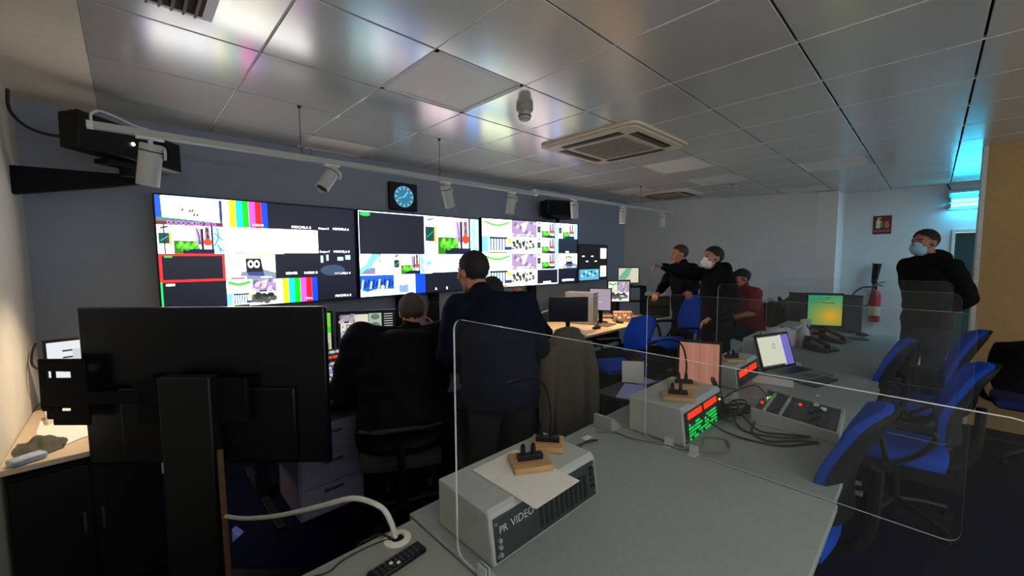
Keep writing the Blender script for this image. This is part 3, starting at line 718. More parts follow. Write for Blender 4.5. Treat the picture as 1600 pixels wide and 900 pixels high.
# ================================================================ DESKS AND SCREENS
def work_desk(label, x0, x1, y0, y1, z=.74, top=LAMINATE, modesty=True, legm=GREY_METAL, group='desks', th=.028):
    cx, cy = (x0 + x1) / 2, (y0 + y1) / 2; a, b_ = (x1 - x0) / 2, (y1 - y0) / 2
    t = thing('desk', label, 'desk', (cx, cy, 0), 0, group)
    MB().b(-a, a, -b_, b_, z - th, z).build('desktop', top, t, .004)
    for s in (-1, 1):
        l = MB(); xx = s * (a - .06)
        l.b(xx - .025, xx + .025, -b_ + .05, b_ - .05, .0, .03); l.b(xx - .025, xx + .025, -.06, .06, .03, z - th - .03); l.b(xx - .025, xx + .025, -b_ + .08, b_ - .08, z - th - .03, z - th)
        l.build('leg', legm, t, .004)
    if modesty: MB().b(-a + .1, a - .1, b_ - .12, b_ - .10, .25, z - th).build('modesty_panel', legm, t)
    return t
work_desk('grey laminate desk nearest the camera, with the remote control on it', -.34, .652, .19, 1.175)
work_desk('grey laminate desk carrying the long intercom box with paper on top', .657, 1.776, .19, 1.21)
work_desk('grey laminate desk carrying the audio mixer and the green lit intercom box', 1.781, 3.571, .20, 1.22)
work_desk('far grey laminate desk with the telephones and the green lit monitor', 3.576, 6.0, .22, 1.24)

def acrylic_screen(label, x, y0=-.10, y1=.93):
    t = thing('acrylic_screen', label, 'partition screen', (x, (y0 + y1) / 2, .74), 0, 'clear desk screens')
    a = (y1 - y0) / 2; r = .035; z0, z1 = 0.0, .71; th = .006
    z0 = .003
    P = []
    for sy, zz, a0 in ((1, z1, 0), (-1, z1, PI / 2), (-1, z0, PI), (1, z0, 1.5 * PI)):
        for k in range(6):
            q = a0 + k * PI / 10
            P.append((-th / 2, sy * (a - r) + r * math.cos(q), zz + (-r if zz == z1 else r) + r * math.sin(q)))
    MB().prism(P, (th, 0, 0), 0, 1).build('sheet', [ACR, ACR_EDGE], t, 0, 30)
    for y in (.28, a - .12): 
        f_ = MB(); f_.b(-.03, .03, y - .018, y + .018, 0, .003); f_.b(-.008, -.0035, y - .018, y + .018, 0, .04); f_.b(.0035, .008, y - .018, y + .018, 0, .04)
        f_.build('foot_clip', ACR_EDGE, t, .001)
    return t
acrylic_screen('clear acrylic desk screen nearest the camera, beside the long intercom box', .66)
acrylic_screen('second clear acrylic desk screen, between the long and the green lit intercom box', 1.78)
acrylic_screen('third clear acrylic desk screen, between the mixer and the laptop', 2.69)
acrylic_screen('fourth and farthest clear acrylic desk screen, behind the open laptop', 3.80)

# the long maple desk under the wall displays and the dark console desk beside it
DARK_TOP = mat('dark_console_top', (44, 44, 48), .5)
work_desk('long pale maple desk with keyboards and monitors under the small display', 2.46, 5.87, 2.65, 3.62, .74, WOOD_TOP, True, BLACK, 'desks')
work_desk('dark console desk carrying the vision mixer in front of the seated man', .52, 2.44, 2.56, 3.62, .74, DARK_TOP, True, BLACK, 'desks')
t = work_desk('small desk in the left wall corner lit warmly by the spotlight', XL + .005, .08, 2.66, 3.80, .74, mat('cream_laminate', (190, 170, 146), .5, var=.04), True, BLACK, 'desks')

# ================================================================ CHAIRS
def office_chair(label, loc, face, seat_h=.48, top=1.0, pad=BLUE_FABRIC, arms=True, group='blue office chairs', wide=.46):
    """face: direction the sitter looks, degrees from +x"""
    t = thing('office_chair', label, 'chair', loc, math.radians(face - 90), group)   # local +y is forward
    for k in range(5):
        a = PI / 2 + k * 2 * PI / 5; dx, dy = math.cos(a), math.sin(a)
        l = MB(); l.tube([(.03 * dx, .03 * dy, .105), (.16 * dx, .16 * dy, .095), (.29 * dx, .29 * dy, .07)], .020, 8, 0, 4, .013)
        lg = l.build('base_arm', BLACK, t)
        w = MB(); px, py = .29 * dx, .29 * dy
        for s in (-1, 1): w.cone((px - dy * .008 * s - dy * s * .012, py + dx * .008 * s + dx * s * .012, .026), (px - dy * s * .008, py + dx * s * .008, .026), .026)
        w.cone((px, py, .026), (px, py, .075), .008); w.build('caster', BLACK_MATT, lg)
    g = MB(); g.cone((0, 0, .09), (0, 0, .26), .028); g.cone((0, 0, .26), (0, 0, seat_h - .06), .018); g.b(-.09, .09, -.11, .11, seat_h - .075, seat_h - .055); g.build('gas_column', BLACK_MATT, t)
    m = MB(); n = 24
    prof = [(.90, -.055), (.99, -.04), (1.0, -.01), (.93, .012), (.6, .02), (.01, .016)]
    R_ = [((0, .01 if s > .1 else 0, seat_h + z), (.245 * s, 0, 0), (0, .235 * s, 0)) for s, z in prof]
    def sq(mb, o):   # squircle the seat outline
        for i in range(o, len(mb.v)):
            x, y, z = mb.v[i]; x_, y_ = x / .245, (y - .01) / .235; r = math.hypot(x_, y_)
            if r > 1e-4:
                k = r / max(abs(x_), abs(y_)); f = 1 + (k - 1) * .72; mb.v[i] = (x * f, (y - .01) * f + .01, z)
    m.loft(R_, n); sq(m, 0); m.build('seat', pad, t, 0, 50)
    bz0 = seat_h + .10; hgt = top - bz0; lean = .09
    def back_pts(y_off, sc):
        P = []
        N = 9
        for i in range(N + 1):
            v = i / N; z = bz0 + hgt * v
            half = wide / 2 * sc * (0.80 + .22 * math.sin(PI * min(1, v * .75 + .12))) * (1 if v < .9 else 1 - (v - .9) * 2.2)
            y = -.235 - lean * v + .035 * math.sin(PI * v * 1.3) + y_off
            row = []
            for j in range(9):
                u = -1 + 2 * j / 8
                row.append(V((half * u, y + .05 * abs(u) ** 2.2, z + (0 if i < N else -.03 * abs(u) ** 3))))
            P.append(row)
        return P
    def sheet(front, back):
        mb = MB(); N, M = len(front), len(front[0]); vs_ = [p for r in front for p in r] + [p for r in back for p in r]; o = N * M; F = []
        for i in range(N - 1):
            for j in range(M - 1):
                F.append((i * M + j, i * M + j + 1, (i + 1) * M + j + 1, (i + 1) * M + j)); F.append((o + i * M + j, o + (i + 1) * M + j, o + (i + 1) * M + j + 1, o + i * M + j + 1))
        for i in range(N - 1):
            for j in (0, M - 1): F.append((i * M + j, (i + 1) * M + j, o + (i + 1) * M + j, o + i * M + j))
        for j in range(M - 1):
            for i in (0, N - 1): F.append((i * M + j, i * M + j + 1, o + i * M + j + 1, o + i * M + j))
        mb._add(vs_, F); return mb
    sheet(back_pts(.022, 1), back_pts(-.018, 1)).build('back_pad', pad, t, .01, 60)
    sheet(back_pts(-.019, 1.0), back_pts(-.034, .9)).build('back_shell', BLACK_MATT, t, 0, 60)
    st = MB(); st.tube([(0, -.08, seat_h - .07), (0, -.24, seat_h - .06), (0, -.315, seat_h + .05), (0, -.33, bz0 + hgt * .45)], .022, 8); st.build('back_stem', BLACK_MATT, t)
    if arms:
        for s in (-1, 1):
            a = MB(); a.tube([(s * .22, .02, seat_h - .05), (s * .285, .03, seat_h - .02), (s * .30, .06, seat_h + .12), (s * .295, .11, seat_h + .19), (s * .29, -.05, seat_h + .205), (s * .29, -.16, seat_h + .18), (s * .295, -.1, seat_h + .06), (s * .25, .0, seat_h - .04)], .015, 8)
            a.b(s * .29 - .03, s * .29 + .03, -.15, .13, seat_h + .20, seat_h + .222); a.build('armrest', BLACK, t, .004)
    return t
office_chair('blue office chair tucked to the near edge of the mixer desk, seen from behind', (2.12, .44, 0), 88, .46, 1.03)
office_chair('blue office chair pulled out from the laptop, its blue backrest facing the desk', (3.40, .10, 0), 90, .46, 1.02)
office_chair('blue office chair tucked under the far grey desk near the standing man', (3.98, .42, 0), 89, .46, 1.03)
office_chair('blue office chair behind the standing man, against the pale corner trim', (4.50, .06, 0), 90, .46, 1.07)
office_chair('dark navy chair in front of the tan wall at the right edge', (5.05, -.62, 0), 0, .48, 1.0, NAVY_FABRIC, True, 'navy chairs', .56)
office_chair('blue office chair turned sideways at the maple desk edge', (3.78, 2.28, 0), 150, .47, .98)
office_chair('raised blue office chair with a hand resting on its back', (4.86, 2.16, 0), 145, .58, 1.15)
office_chair('black chair of the seated man in the dark jacket', (1.16, 2.21, 0), 62,   .47, .72, mat('black_chair_fabric', (22, 23, 27), .9, bump=.1), False, 'dark chairs')
office_chair('dark chair under the olive coat', (2.55, 2.26, 0), 70, .47, 1.0, mat('black_chair_fabric', (22, 23, 27), .9, bump=.1), False, 'dark chairs')
office_chair('dark chair of the man in the red shirt and cap', (5.84, 1.60, 0), 140, .60, 1.02, mat('black_chair_fabric', (22, 23, 27), .9, bump=.1), False, 'dark chairs')

# ================================================================ PEOPLE
def remesh(mb, voxel, smooth_it=6, fac=.5):
    me = bpy.data.meshes.new('tmp'); me.from_pydata(mb.v, [], mb.f); me.update()
    bm = bmesh.new(); bm.from_mesh(me); bmesh.ops.recalc_face_normals(bm, faces=bm.faces); bm.to_mesh(me); bm.free()
    ob = bpy.data.objects.new('tmp', me); COL.objects.link(ob)
    r = ob.modifiers.new('r', 'REMESH'); r.mode = 'VOXEL'; r.voxel_size = voxel
    s = ob.modifiers.new('s', 'SMOOTH'); s.iterations = smooth_it; s.factor = fac
    dg = bpy.context.evaluated_depsgraph_get(); dg.update()
    out = bpy.data.meshes.new_from_object(ob.evaluated_get(dg), depsgraph=dg)
    bpy.data.objects.remove(ob); bpy.data.meshes.remove(me)
    for p in out.polygons: p.use_smooth = True
    return out
def mesh_obj(name, me, mats, parent=None):
    me.name = name; me.materials.clear()
    for m in mats: me.materials.append(m)
    o = bpy.data.objects.new(name, me); COL.objects.link(o)
    if parent is not None: o.parent = parent
    return o

def hand(mb, w, d, nrm, thumb, curl=(.35, .45, .35), point=False, s=1.0):
    """w wrist, d finger direction, nrm where the palm faces, thumb: side of the thumb"""
    d = V(d).normalized(); nrm = V(nrm); nrm = (nrm - d * nrm.dot(d)).normalized(); sd = d.cross(nrm)
    if sd.dot(V(thumb)) < 0: sd = -sd
    w = V(w)
    mb.loft([(w - d * .01 * s, sd * .026 * s, nrm * .02 * s), (w + d * .03 * s, sd * .036 * s, nrm * .018 * s), (w + d * .075 * s, sd * .042 * s, nrm * .015 * s), (w + d * .092 * s, sd * .038 * s, nrm * .011 * s)], 14)
    for k, (off, ln) in enumerate(((.033, .070), (.011, .079), (-.011, .073), (-.032, .058))):
        p = w + d * .085 * s + sd * off * s; q = (d + sd * off * 2.2).normalized()
        cu = curl if not (point and k == 0) else (.02, .03, .03)
        if point and k > 0: cu = (.9, 1.2, .9)
        r = .0088
        for i, f in enumerate((.45, .31, .24)):
            a = cu[i]; q = (q * math.cos(a) + nrm * math.sin(a)).normalized()
            axis_n = (nrm - q * nrm.dot(q)); nrm_l = axis_n.normalized() if axis_n.length > 1e-4 else nrm
            p2 = p + q * ln * f * s; mb.cap(p, p2, r * s, (r - .0008) * s, 8); p = p2; r -= .0008
    b0 = w + d * .022 * s + sd * .026 * s; b1 = b0 + (sd * .7 + d * .75 + nrm * .15).normalized() * .042 * s; b2 = b1 + (d * .95 + sd * .25 + nrm * .25).normalized() * .03 * s
    mb.cap(b0, b1, .013 * s, .0105 * s, 8); mb.cap(b1, b2, .0105 * s, .0085 * s, 8)

HAIR_DARK = mat('dark_hair', (24, 20, 18), .75, var=.3, scale=200, bump=.3)
def person(label, base, face, J, head, look=0.0, pitch=0.0, jacket=(20, 24, 38), trousers=(26, 28, 36), hair=HAIR_DARK, hairline=.0, skin=SKIN,
           mask=None, cap=False, glasses=False, hood=False, sleeves=True, bulk=1.0, hands=(True, True), hpose=None, rough=.8, hair_vol=1.0, jname='jacket'):
    f = V((math.cos(math.radians(face)), math.sin(math.radians(face)), 0)); r = V((f.y, -f.x, 0))
    W = lambda q: r * q[0] + f * q[1] + V((0, 0, q[2]))
    j = {k: W(v) for k, v in J.items()}
    hc = W(head)
    hf = math.radians(face + look); F2 = V((math.cos(hf) * math.cos(pitch), math.sin(hf) * math.cos(pitch), math.sin(pitch))); R2 = V((math.sin(hf), -math.cos(hf), 0)); U2 = R2.cross(F2)
    HR = Matrix((R2, F2, U2)).transposed()
    H = lambda x, y, z: hc + HR @ V((x, y, z))
    B = MB()
    # head
    B.ell(H(0, -.012, .032), (.076, .096, .088), HR); B.ell(H(0, .03, -.045), (.058, .066, .072), HR); B.ell(H(0, .058, .0), (.060, .040, .07), HR)
    B.cap(H(0, .094, .018), H(0, .114, -.018), .010, .0155); B.ell(H(0, .084, .028), (.052, .018, .014), HR); B.ell(H(0, .074, -.098), (.026, .022, .02), HR)
    B.ell(H(0, .094, -.055), (.026, .010, .011), HR)
    for s in (-1, 1):
        B.ell(H(s * .078, -.006, -.004), (.010, .022, .034), HR); B.ell(H(s * .042, .068, -.022), (.024, .022, .022), HR); B.ell(H(s * .031, .086, .010), (.015, .010, .009), HR)
    nb = j['neck']; B.cap(nb, H(0, -.02, -.06), .062, .056)
    # trunk and limbs
    k = bulk
    pel, ch = j['pelvis'], j['chest']
    sh = (j['shl'] + j['shr']) / 2; sx = (j['shr'] - j['shl']).normalized(); up = (nb - pel).normalized(); fw = up.cross(sx).normalized()
    if fw.dot(f) < 0: fw = -fw
    hipx = (j['hipr'] - j['hipl']).normalized(); half = (j['shr'] - j['shl']).length / 2
    def trunk(mb, add, low=-.10):
        fp = hipx.cross(V((0, 0, 1))); fp = fp if fp.dot(f) > 0 else -fp
        mb.loft([(pel + V((0, 0, low)), hipx * (.155 * k + add), fp * (.10 * k + add)), (pel, hipx * (.168 * k + add), fp * (.118 * k + add)), (pel.lerp(ch, .5), (hipx + sx).normalized() * (.152 * k + add), fw * (.108 * k + add)),
                 (ch, sx * (.172 * k + add), fw * (.118 * k + add)), (ch.lerp(sh, .6), sx * (half * .93 + add), fw * (.105 * k + add)), (sh + up * .01, sx * (half * .80 + add), fw * (.075 * k + add)), (sh + up * .05, sx * (half * .42 + add), fw * (.06 + add))], 22)
    trunk(B, 0)
    for s in 'lr':
        S, E_, Wr = j['sh' + s], j['el' + s], j['wr' + s]
        B.cap(S, E_, .052 * k, .042); B.cap(E_, Wr, .042, .028)
        B.cap(j['hip' + s], j['kn' + s], .085, .056); B.cap(j['kn' + s], j['an' + s], .056, .04)
        hp = (hpose or {}).get(s, {})
        dd = W(hp['d']) if 'd' in hp else (Wr - E_)
        nn = W(hp['n']) if 'n' in hp else V((0, 0, -1)) + f * .1
        th = W(hp['t']) if 't' in hp else f
        hand(B, Wr, dd, nn, th, hp.get('curl', (.35, .45, .35)), hp.get('point', False), 1.0)
    me = remesh(B, .0062, 3, .4)
    body = mesh_obj('person', me, [skin, LIP, EYE])
    hi = HR.inverted()
    for p in me.polygons:
        q = hi @ (p.center - hc)
        if q.y > .05:
            if abs(abs(q.x) - .031) < .013 and abs(q.z - .010) < .0065 and q.y > .082: p.material_index = 2
            elif abs(q.x) < .026 and abs(q.z + .055) < .008 and q.y > .085: p.material_index = 1
            elif abs(abs(q.x) - .032) < .02 and abs(q.z - .033) < .0032 and q.y > .08: p.material_index = 2
    body.location = (base[0], base[1], 0); tag(body, label, 'person', 'people in the control room')
    JM = mat('cloth_%d_%d_%d' % tuple(jacket), jacket, rough, var=.12, scale=60, bump=.08, spec=.12)
    TM = mat('trouser_%d_%d_%d' % tuple(trousers), trousers, .85, var=.15, scale=80, bump=.08, spec=.12)
    # jacket or shirt
    Jm = MB(); trunk(Jm, .024, -.13)
    for s in 'lr':
        S, E_, Wr = j['sh' + s], j['el' + s], j['wr' + s]
        if sleeves:
            Jm.cap(S, E_, .078 * k, .062 * k); Jm.cap(E_, E_.lerp(Wr, .92), .062 * k, .046)
            mid = S.lerp(E_, .55); Jm.ell(mid, (.068 * k, .068 * k, .05)); 
        else: Jm.cap(S, S.lerp(E_, .75), .074 * k, .066 * k)
        Jm.cap(S, nb.lerp(S, .35), .07 * k, .06)
    ax = (H(0, -.02, -.06) - nb).normalized()
    Jm.cap(nb - ax * .02, nb + ax * .035, .074, .070)
    if hood:
        Jm.ell(nb - f * .085 + V((0, 0, .01)), (.12, .075, .075), Matrix((r, f, V((0, 0, 1)))).transposed()); Jm.ell(nb - f * .10 + V((0, 0, -.06)), (.09, .06, .09), Matrix((r, f, V((0, 0, 1)))).transposed())
    jm = remesh(Jm, .013, 8, .5)
    for v in jm.vertices:   # soft cloth folds
        q = v.co; v.co = q + v.normal * (.006 * math.sin(q.z * 38 + q.x * 21) * math.sin(q.y * 25 + q.z * 9))
    jo = mesh_obj(jname, jm, [JM], body)
    Tm = MB()
    Tm.loft([(pel + V((0, 0, -.11)), hipx * .165 * k, f * .118 * k), (pel + V((0, 0, .03)), hipx * .176 * k, f * .125 * k)], 20)
    for s in 'lr':
        Tm.cap(j['hip' + s], j['kn' + s], .098, .074); Tm.cap(j['kn' + s], j['an' + s].lerp(j['kn' + s], .06), .074, .062)
    mesh_obj('trousers', remesh(Tm, .014, 6, .5), [TM], body)
    for s in 'lr':
        a = j['an' + s]; so = MB(); so.ell(a + f * .06 + V((0, 0, -a.z + .035 if a.z < .2 else -.045)), (.045, .135, .035), Matrix((r, f, V((0, 0, 1)))).transposed()); so.cap(a, a + f * .05 + V((0, 0, -.04)), .045, .04)
        mesh_obj('shoe', remesh(so, .008, 4), [mat('shoe_dark', (26, 24, 24), .5)], body)
    # hair or cap
    hm = MB(); hv = .008 * hair_vol
    P = []; n, m = 40, 30
    for i in range(m + 1):
        t_ = PI * i / m
        for q in range(n):
            a = 2 * PI * q / n; d = V((math.sin(t_) * math.cos(a), math.sin(t_) * math.sin(a), math.cos(t_))); P.append(d)
    F = []
    for i in range(m):
        for q in range(n):
            ids = (i * n + q, i * n + (q + 1) % n, (i + 1) * n + (q + 1) % n, (i + 1) * n + q)
            c_ = (P[ids[0]] + P[ids[1]] + P[ids[2]] + P[ids[3]]) / 4
            lim = -.80 if c_.y < -.25 else -.80 + (c_.y + .25) * 2.2 if c_.y < .05 else -.14 + (c_.y - .05) * .35 if c_.y < .35 else -.035 + (c_.y - .35) * 1.25
            lim += .05 * math.sin(c_.x * 9 + c_.y * 4)
            if c_.z > lim + hairline: F.append(ids)
    rnd = random.Random(int(base[0] * 100))
    def put(d, add):
        nz = 1 + .03 * math.sin(d.x * 17 + d.z * 11) * math.sin(d.y * 13) * hair_vol
        return H(d.x * (.077 + add) * nz, -.012 + d.y * (.097 + add) * nz, .034 + d.z * (.089 + add) * nz)
    used = sorted({i for q in F for i in q}); mp = {i: k_ for k_, i in enumerate(used)}; o = len(used)
    vs_ = [put(P[i], hv) for i in used] + [put(P[i], -.006) for i in used]
    edge = {}
    for q in F:
        for a_, b_ in zip(q, q[1:] + q[:1]):
            edge[(a_, b_)] = 1
    FF = [tuple(mp[i] for i in q) for q in F] + [tuple(mp[i] + o for i in reversed(q)) for q in F]
    for (a_, b_) in edge:
        if (b_, a_) not in edge and a_ != b_: FF.append((mp[b_], mp[a_], mp[a_] + o, mp[b_] + o))
    FF = [q for q in (tuple(dict.fromkeys(q)) for q in FF) if len(q) > 2]
    hm._add(vs_, FF)
    hm.build('hair', hair, body, 0, 70)
    if cap:
        c_ = MB(); R_ = []
        for k_ in range(9):
            a = k_ / 8 * PI / 2; rr = math.cos(a); R_.append((H(0, -.008, .035 + .082 * math.sin(a) + .006), HR @ V((.096 * max(rr, .02), 0, 0)), HR @ V((0, .116 * max(rr, .02), 0))))
        c_.loft(R_, 28); c_.ell(H(0, .135, .042), (.075, .085, .008), HR @ Matrix.Rotation(-.22, 3, 'X')); c_.ell(H(0, -.008, .125), (.01, .01, .006), HR)
        c_.build('cap', mat('dark_cap_cloth', (26, 25, 27), .85), body, 0, 60)
    if mask:
        mk = MB(); R_ = []
        for z, rx, ry, y in ((-.118, .030, .018, .052), (-.095, .052, .045, .060), (-.06, .062, .062, .066), (-.02, .056, .058, .066), (.006, .034, .03, .086)):
            R_.append((H(0, y, z), HR @ V((rx, 0, 0)), HR @ V((0, ry, 0))))
        mk.loft(R_, 22); mo = mk.build('face_mask', mat('mask_' + mask[0], mask[1], .8, var=.03), body, 0, 60)
        st = MB()
        for s in (-1, 1):
            st.tube([H(s * .052, .085, -.01), H(s * .078, .03, .0), H(s * .084, -.018, .014)], .0018, 5); st.tube([H(s * .046, .082, -.09), H(s * .074, .02, -.05), H(s * .084, -.018, -.02)], .0018, 5)
        st.build('mask_strap', mat('mask_' + mask[0], mask[1], .8, var=.03), mo)
    if glasses:
        g = MB()
        for s in (-1, 1):
            g.tube([H(s * .034 + .026 * math.cos(a), .112, .012 + .02 * math.sin(a)) for a in [q * PI / 8 for q in range(17)]], .0022, 6, 0, 1)
            g.tube([H(s * .06, .11, .016), H(s * .078, .06, .016), H(s * .086, -.01, .012)], .0022, 6)
        g.tube([H(-.009, .113, .014), H(.009, .113, .014)], .002, 6, 0, 1); g.build('glasses', CHROME, body)
    return body

def stance(pelvis=.96, lean=0.0, sh_z=1.42, half=.19, arms=None, hips=(.09, .09), feet=((-.11, .0), (.11, .02)), chest_y=None, neck=None):
    cy = lean * .55 if chest_y is None else chest_y
    d = dict(pelvis=(0, 0, pelvis), chest=(0, cy, (pelvis + sh_z) / 2 + .05), neck=neck or (0, lean * 1.08, sh_z + .07), shl=(-half, lean, sh_z), shr=(half, lean, sh_z),
             hipl=(-hips[0], 0, pelvis - .06), hipr=(hips[1], 0, pelvis - .06), knl=(feet[0][0], feet[0][1] + .03, .5), knr=(feet[1][0], feet[1][1] + .03, .5), anl=(feet[0][0], feet[0][1] - .03, .09), anr=(feet[1][0], feet[1][1] - .03, .09),
             ell=(-half - .07, lean, sh_z - .3), elr=(half + .07, lean, sh_z - .3), wrl=(-half - .06, lean + .08, sh_z - .54), wrr=(half + .06, lean + .08, sh_z - .54))
    d.update(arms or {}); return d
def seated(seat=.50, lean=.1, sh_z=1.05, half=.19, arms=None, foot=.42, neck=None):
    d = dict(pelvis=(0, -.02, seat + .10), chest=(0, lean * .45, (seat + sh_z) / 2 + .10), neck=neck or (0, lean * 1.15, sh_z + .07), shl=(-half, lean, sh_z), shr=(half, lean, sh_z), hipl=(-.1, .0, seat + .07), hipr=(.1, .0, seat + .07),
             knl=(-.14, .42, seat + .05), knr=(.14, .42, seat + .05), anl=(-.13, foot, .10), anr=(.13, foot, .10), ell=(-half - .08, lean + .08, sh_z - .28), elr=(half + .08, lean + .08, sh_z - .28), wrl=(-half, lean + .3, sh_z - .3), wrr=(half, lean + .3, sh_z - .3))
    d.update(arms or {}); return d

# the seated man in front of the vision mixer
person('person seated with back turned in bulky black jacket, hand beside greying head', (1.20, 2.24), 58,
       seated(.47, .13, 1.10, .255, dict(ell=(-.40, .20, .72), wrl=(-.30, .50, .78), elr=(.42, .34, .86), wrr=(.21, .44, 1.08), neck=(.04, .22, 1.13), anl=(-.14, .3, .1), anr=(.14, .3, .1))),
       (.05, .28, 1.255), 12, -.12, (9, 10, 17), (14, 15, 20), mat('greying_hair', (74, 64, 56), .8, var=.4, scale=160, bump=.3), .06, SKIN, bulk=1.6, hair_vol=1.3,
       hpose=dict(r=dict(d=(-.25, .1, 1), n=(-1, .2, 0), t=(0, -1, 0), curl=(.5, .7, .5)), l=dict(d=(.1, 1, -.1), n=(0, 0, -1), t=(1, 0, 0))))
single('mobile_phone', MB().box((0, 0, 0), (.072, .012, .15), Matrix.Rotation(.2, 3, 'Y')), BLACK, 'black phone held up beside the seated man', 'phone', (1.585, 2.50, 1.235), math.radians(-40), bevel=.006)
# the standing man in navy
person('person standing with back to the camera in a navy jacket, head turned left with glasses', (1.46, 1.615), 66,
       stance(.94, .17, 1.33, .195, dict(ell=(-.25, .22, 1.06), wrl=(-.22, .42, .92), elr=(.31, .2, 1.06), wrr=(.29, .40, .92), neck=(-.045, .215, 1.40))),
       (-.085, .275, 1.535), 26, -.1, (12, 17, 36), (30, 29, 32), HAIR_DARK, -.03, SKIN, glasses=True, bulk=1.22)
person('person in dark clothes bending over beside the navy jacket, only head and raised hand showing', (1.90, 1.97), 70,
       stance(.90, .24, 1.17, .19, dict(elr=(.36, .22, 1.04), wrr=(.24, .32, 1.28), ell=(-.24, .38, .96), wrl=(-.16, .6, .82), neck=(0, .31, 1.22))),
       (-.02, .38, 1.35), 15, -.2, (12, 13, 20), (22, 22, 28), HAIR_DARK, .0, SKIN, hpose=dict(r=dict(d=(-.4, .2, .8), n=(-.5, 1, -.2), t=(-1, 0, 1), curl=(.3, .5, .4))))
# the pointing man
person('person in a black hooded jacket and white mask pointing to the left', (4.64, 1.61), 136,
       stance(.95, .02, 1.42, .19, dict(elr=(.20, .31, 1.43), wrr=(.15, .55, 1.52), ell=(-.25, -.06, 1.14), wrl=(-.19, .16, .98), neck=(0, .02, 1.48))),
       (0, .06, 1.605), 6, .04, (14, 14, 16), (22, 23, 28), HAIR_DARK, .0, SKIN, mask=('white', (232, 230, 226)), hood=True, bulk=1.12,
       hpose=dict(r=dict(d=(-.05, 1, .12), n=(-.2, 0, -1), t=(-1, 0, .3), point=True)))
person('person with brown hair in a black jacket standing farthest back, hand on a chair', (5.44, 2.30), 150,
       stance(.98, .03, 1.45, .195, dict(ell=(-.33, .12, 1.24), wrl=(-.46, .30, 1.19), elr=(.30, .12, 1.22), wrr=(.20, .28, 1.12), neck=(0, .05, 1.52))),
       (0, .10, 1.655), -14, -.05, (15, 16, 23), (50, 45, 40), mat('brown_hair', (70, 46, 36), .75, var=.3, scale=200, bump=.3), -.02, SKIN, bulk=1.15,
       hpose=dict(l=dict(d=(-.8, .5, -.25), n=(0, .1, -1), t=(.4, 1, 0), curl=(.5, .6, .5))))
person('person seated in a red shirt and dark cap behind the clear screens', (5.80, 1.62), 140,
       seated(.60, .06, 1.16, .20, dict(ell=(-.27, .14, .92), wrl=(-.20, .36, .86), elr=(.27, .14, .92), wrr=(.2, .36, .86), anl=(-.12, .34, .1), anr=(.12, .34, .1), neck=(0, .08, 1.215))),
       (0, .12, 1.335), 0, -.05, (118, 38, 40), (30, 30, 36), HAIR_DARK, .0, SKIN_DARK, cap=True, sleeves=False, bulk=1.15, jname='shirt')
person('person in black hooded top and blue mask standing before the white wall', (5.42, .02), 138,
       stance(1.01, .01, 1.52, .20, dict(ell=(-.26, -.10, 1.24), wrl=(-.15, .02, 1.09), elr=(.26, -.10, 1.24), wrr=(.15, .02, 1.09), neck=(0, .02, 1.59))),
       (0, .06, 1.735), 4, .0, (11, 11, 13), (26, 34, 54), HAIR_DARK, .02, SKIN_DARK, mask=('blue', (150, 186, 212)), hood=True, bulk=1.04, hpose=dict(l=dict(d=(.8, .1, -.5), n=(0, -1, 0), t=(0, 0, 1), curl=(.2, .2, .2)), r=dict(d=(-.8, .1, -.5), n=(0, -1, 0), t=(0, 0, 1), curl=(.2, .2, .2))))

# ================================================================ INTERCOM BOXES ON THE GREY DESKS
BOXG = mat('intercom_grey', (168, 172, 168), .45, var=.03, spec=.4)
PANEL = mat('panel_black', (34, 37, 40), .45)
def intercom_box(label, x0, x1, y0, y1, h, z=.742, front_lean=.02, decorate=None):
    """box whose control face looks towards -y"""
    t = thing('intercom_box', label, 'intercom panel', (x0, y0, z), 0, 'intercom boxes')
    w, d = x1 - x0, y1 - y0
    prof = [(0, 0, 0), (0, d, 0), (0, d, h), (0, front_lean + .015, h), (0, front_lean, h - .012)]
    m = MB(); m.prism(prof, (w, 0, 0)); m.build('case', BOXG, t, .006)
    fn = V((0, -(h - .012), front_lean)).normalized(); ux = V((1, 0, 0)); uz = fn.cross(ux) * -1
    uz = V((0, front_lean, h - .012)).normalized()
    def at(s, q, off=.002): return V((s * w, 0, 0)) + uz * (q * (h - .012)) + fn * off
    Rm = Matrix((ux, -fn, uz)).transposed()
    fp = MB(); fp.box(at(.5, .5, .001), (w * .95, .006, (h - .012) * .86), Rm); fp.build('front_panel', PANEL, t, .002)
    for s in (.04, .96):
        for q in (.18, .82): MB().lathe([(0, 0), (.006, 0), (.005, .003), (0, .003)], at(s, q, .004), fn, 10).build('screw', CHROME, t)
    if decorate: decorate(t, at, Rm, fn, uz, w, h)
    return t
LED_R = emit('red_led', (255, 52, 22), 1.5); LED_G = emit('green_led', (20, 230, 90), .9); LED_Y = emit('amber_led', (255, 200, 120), 2)
LETTER = mat('panel_lettering', (200, 202, 200), .6)
def deco_long(t, at, Rm, fn, uz, w, h):
    m = MB(); m.text('PR', .030, at(.09, .60, .0045), (1, 0, 0), uz); m.text('VIDEO', .034, at(.245, .60, .0045), (1, 0, 0), uz); m.build('lettering', LETTER, t)
    for q in (.2, .35, .48): MB().lathe([(0, 0), (.007, 0), (.006, .008), (0, .008)], at(.055, q, .004), fn, 12).build('socket', GREY_METAL, t)
    for q in (.35, .5, .65, .78): MB().box(at(.93, q, .006), (.016, .006, .011), Rm).build('switch', BLACK, t)
    g = MB()
    for k in range(10): g.box(at(.40 + .05 * k, .45, .0045), (.014, .003, h * .5), Rm)
    g.build('button_row', BLACK, t)
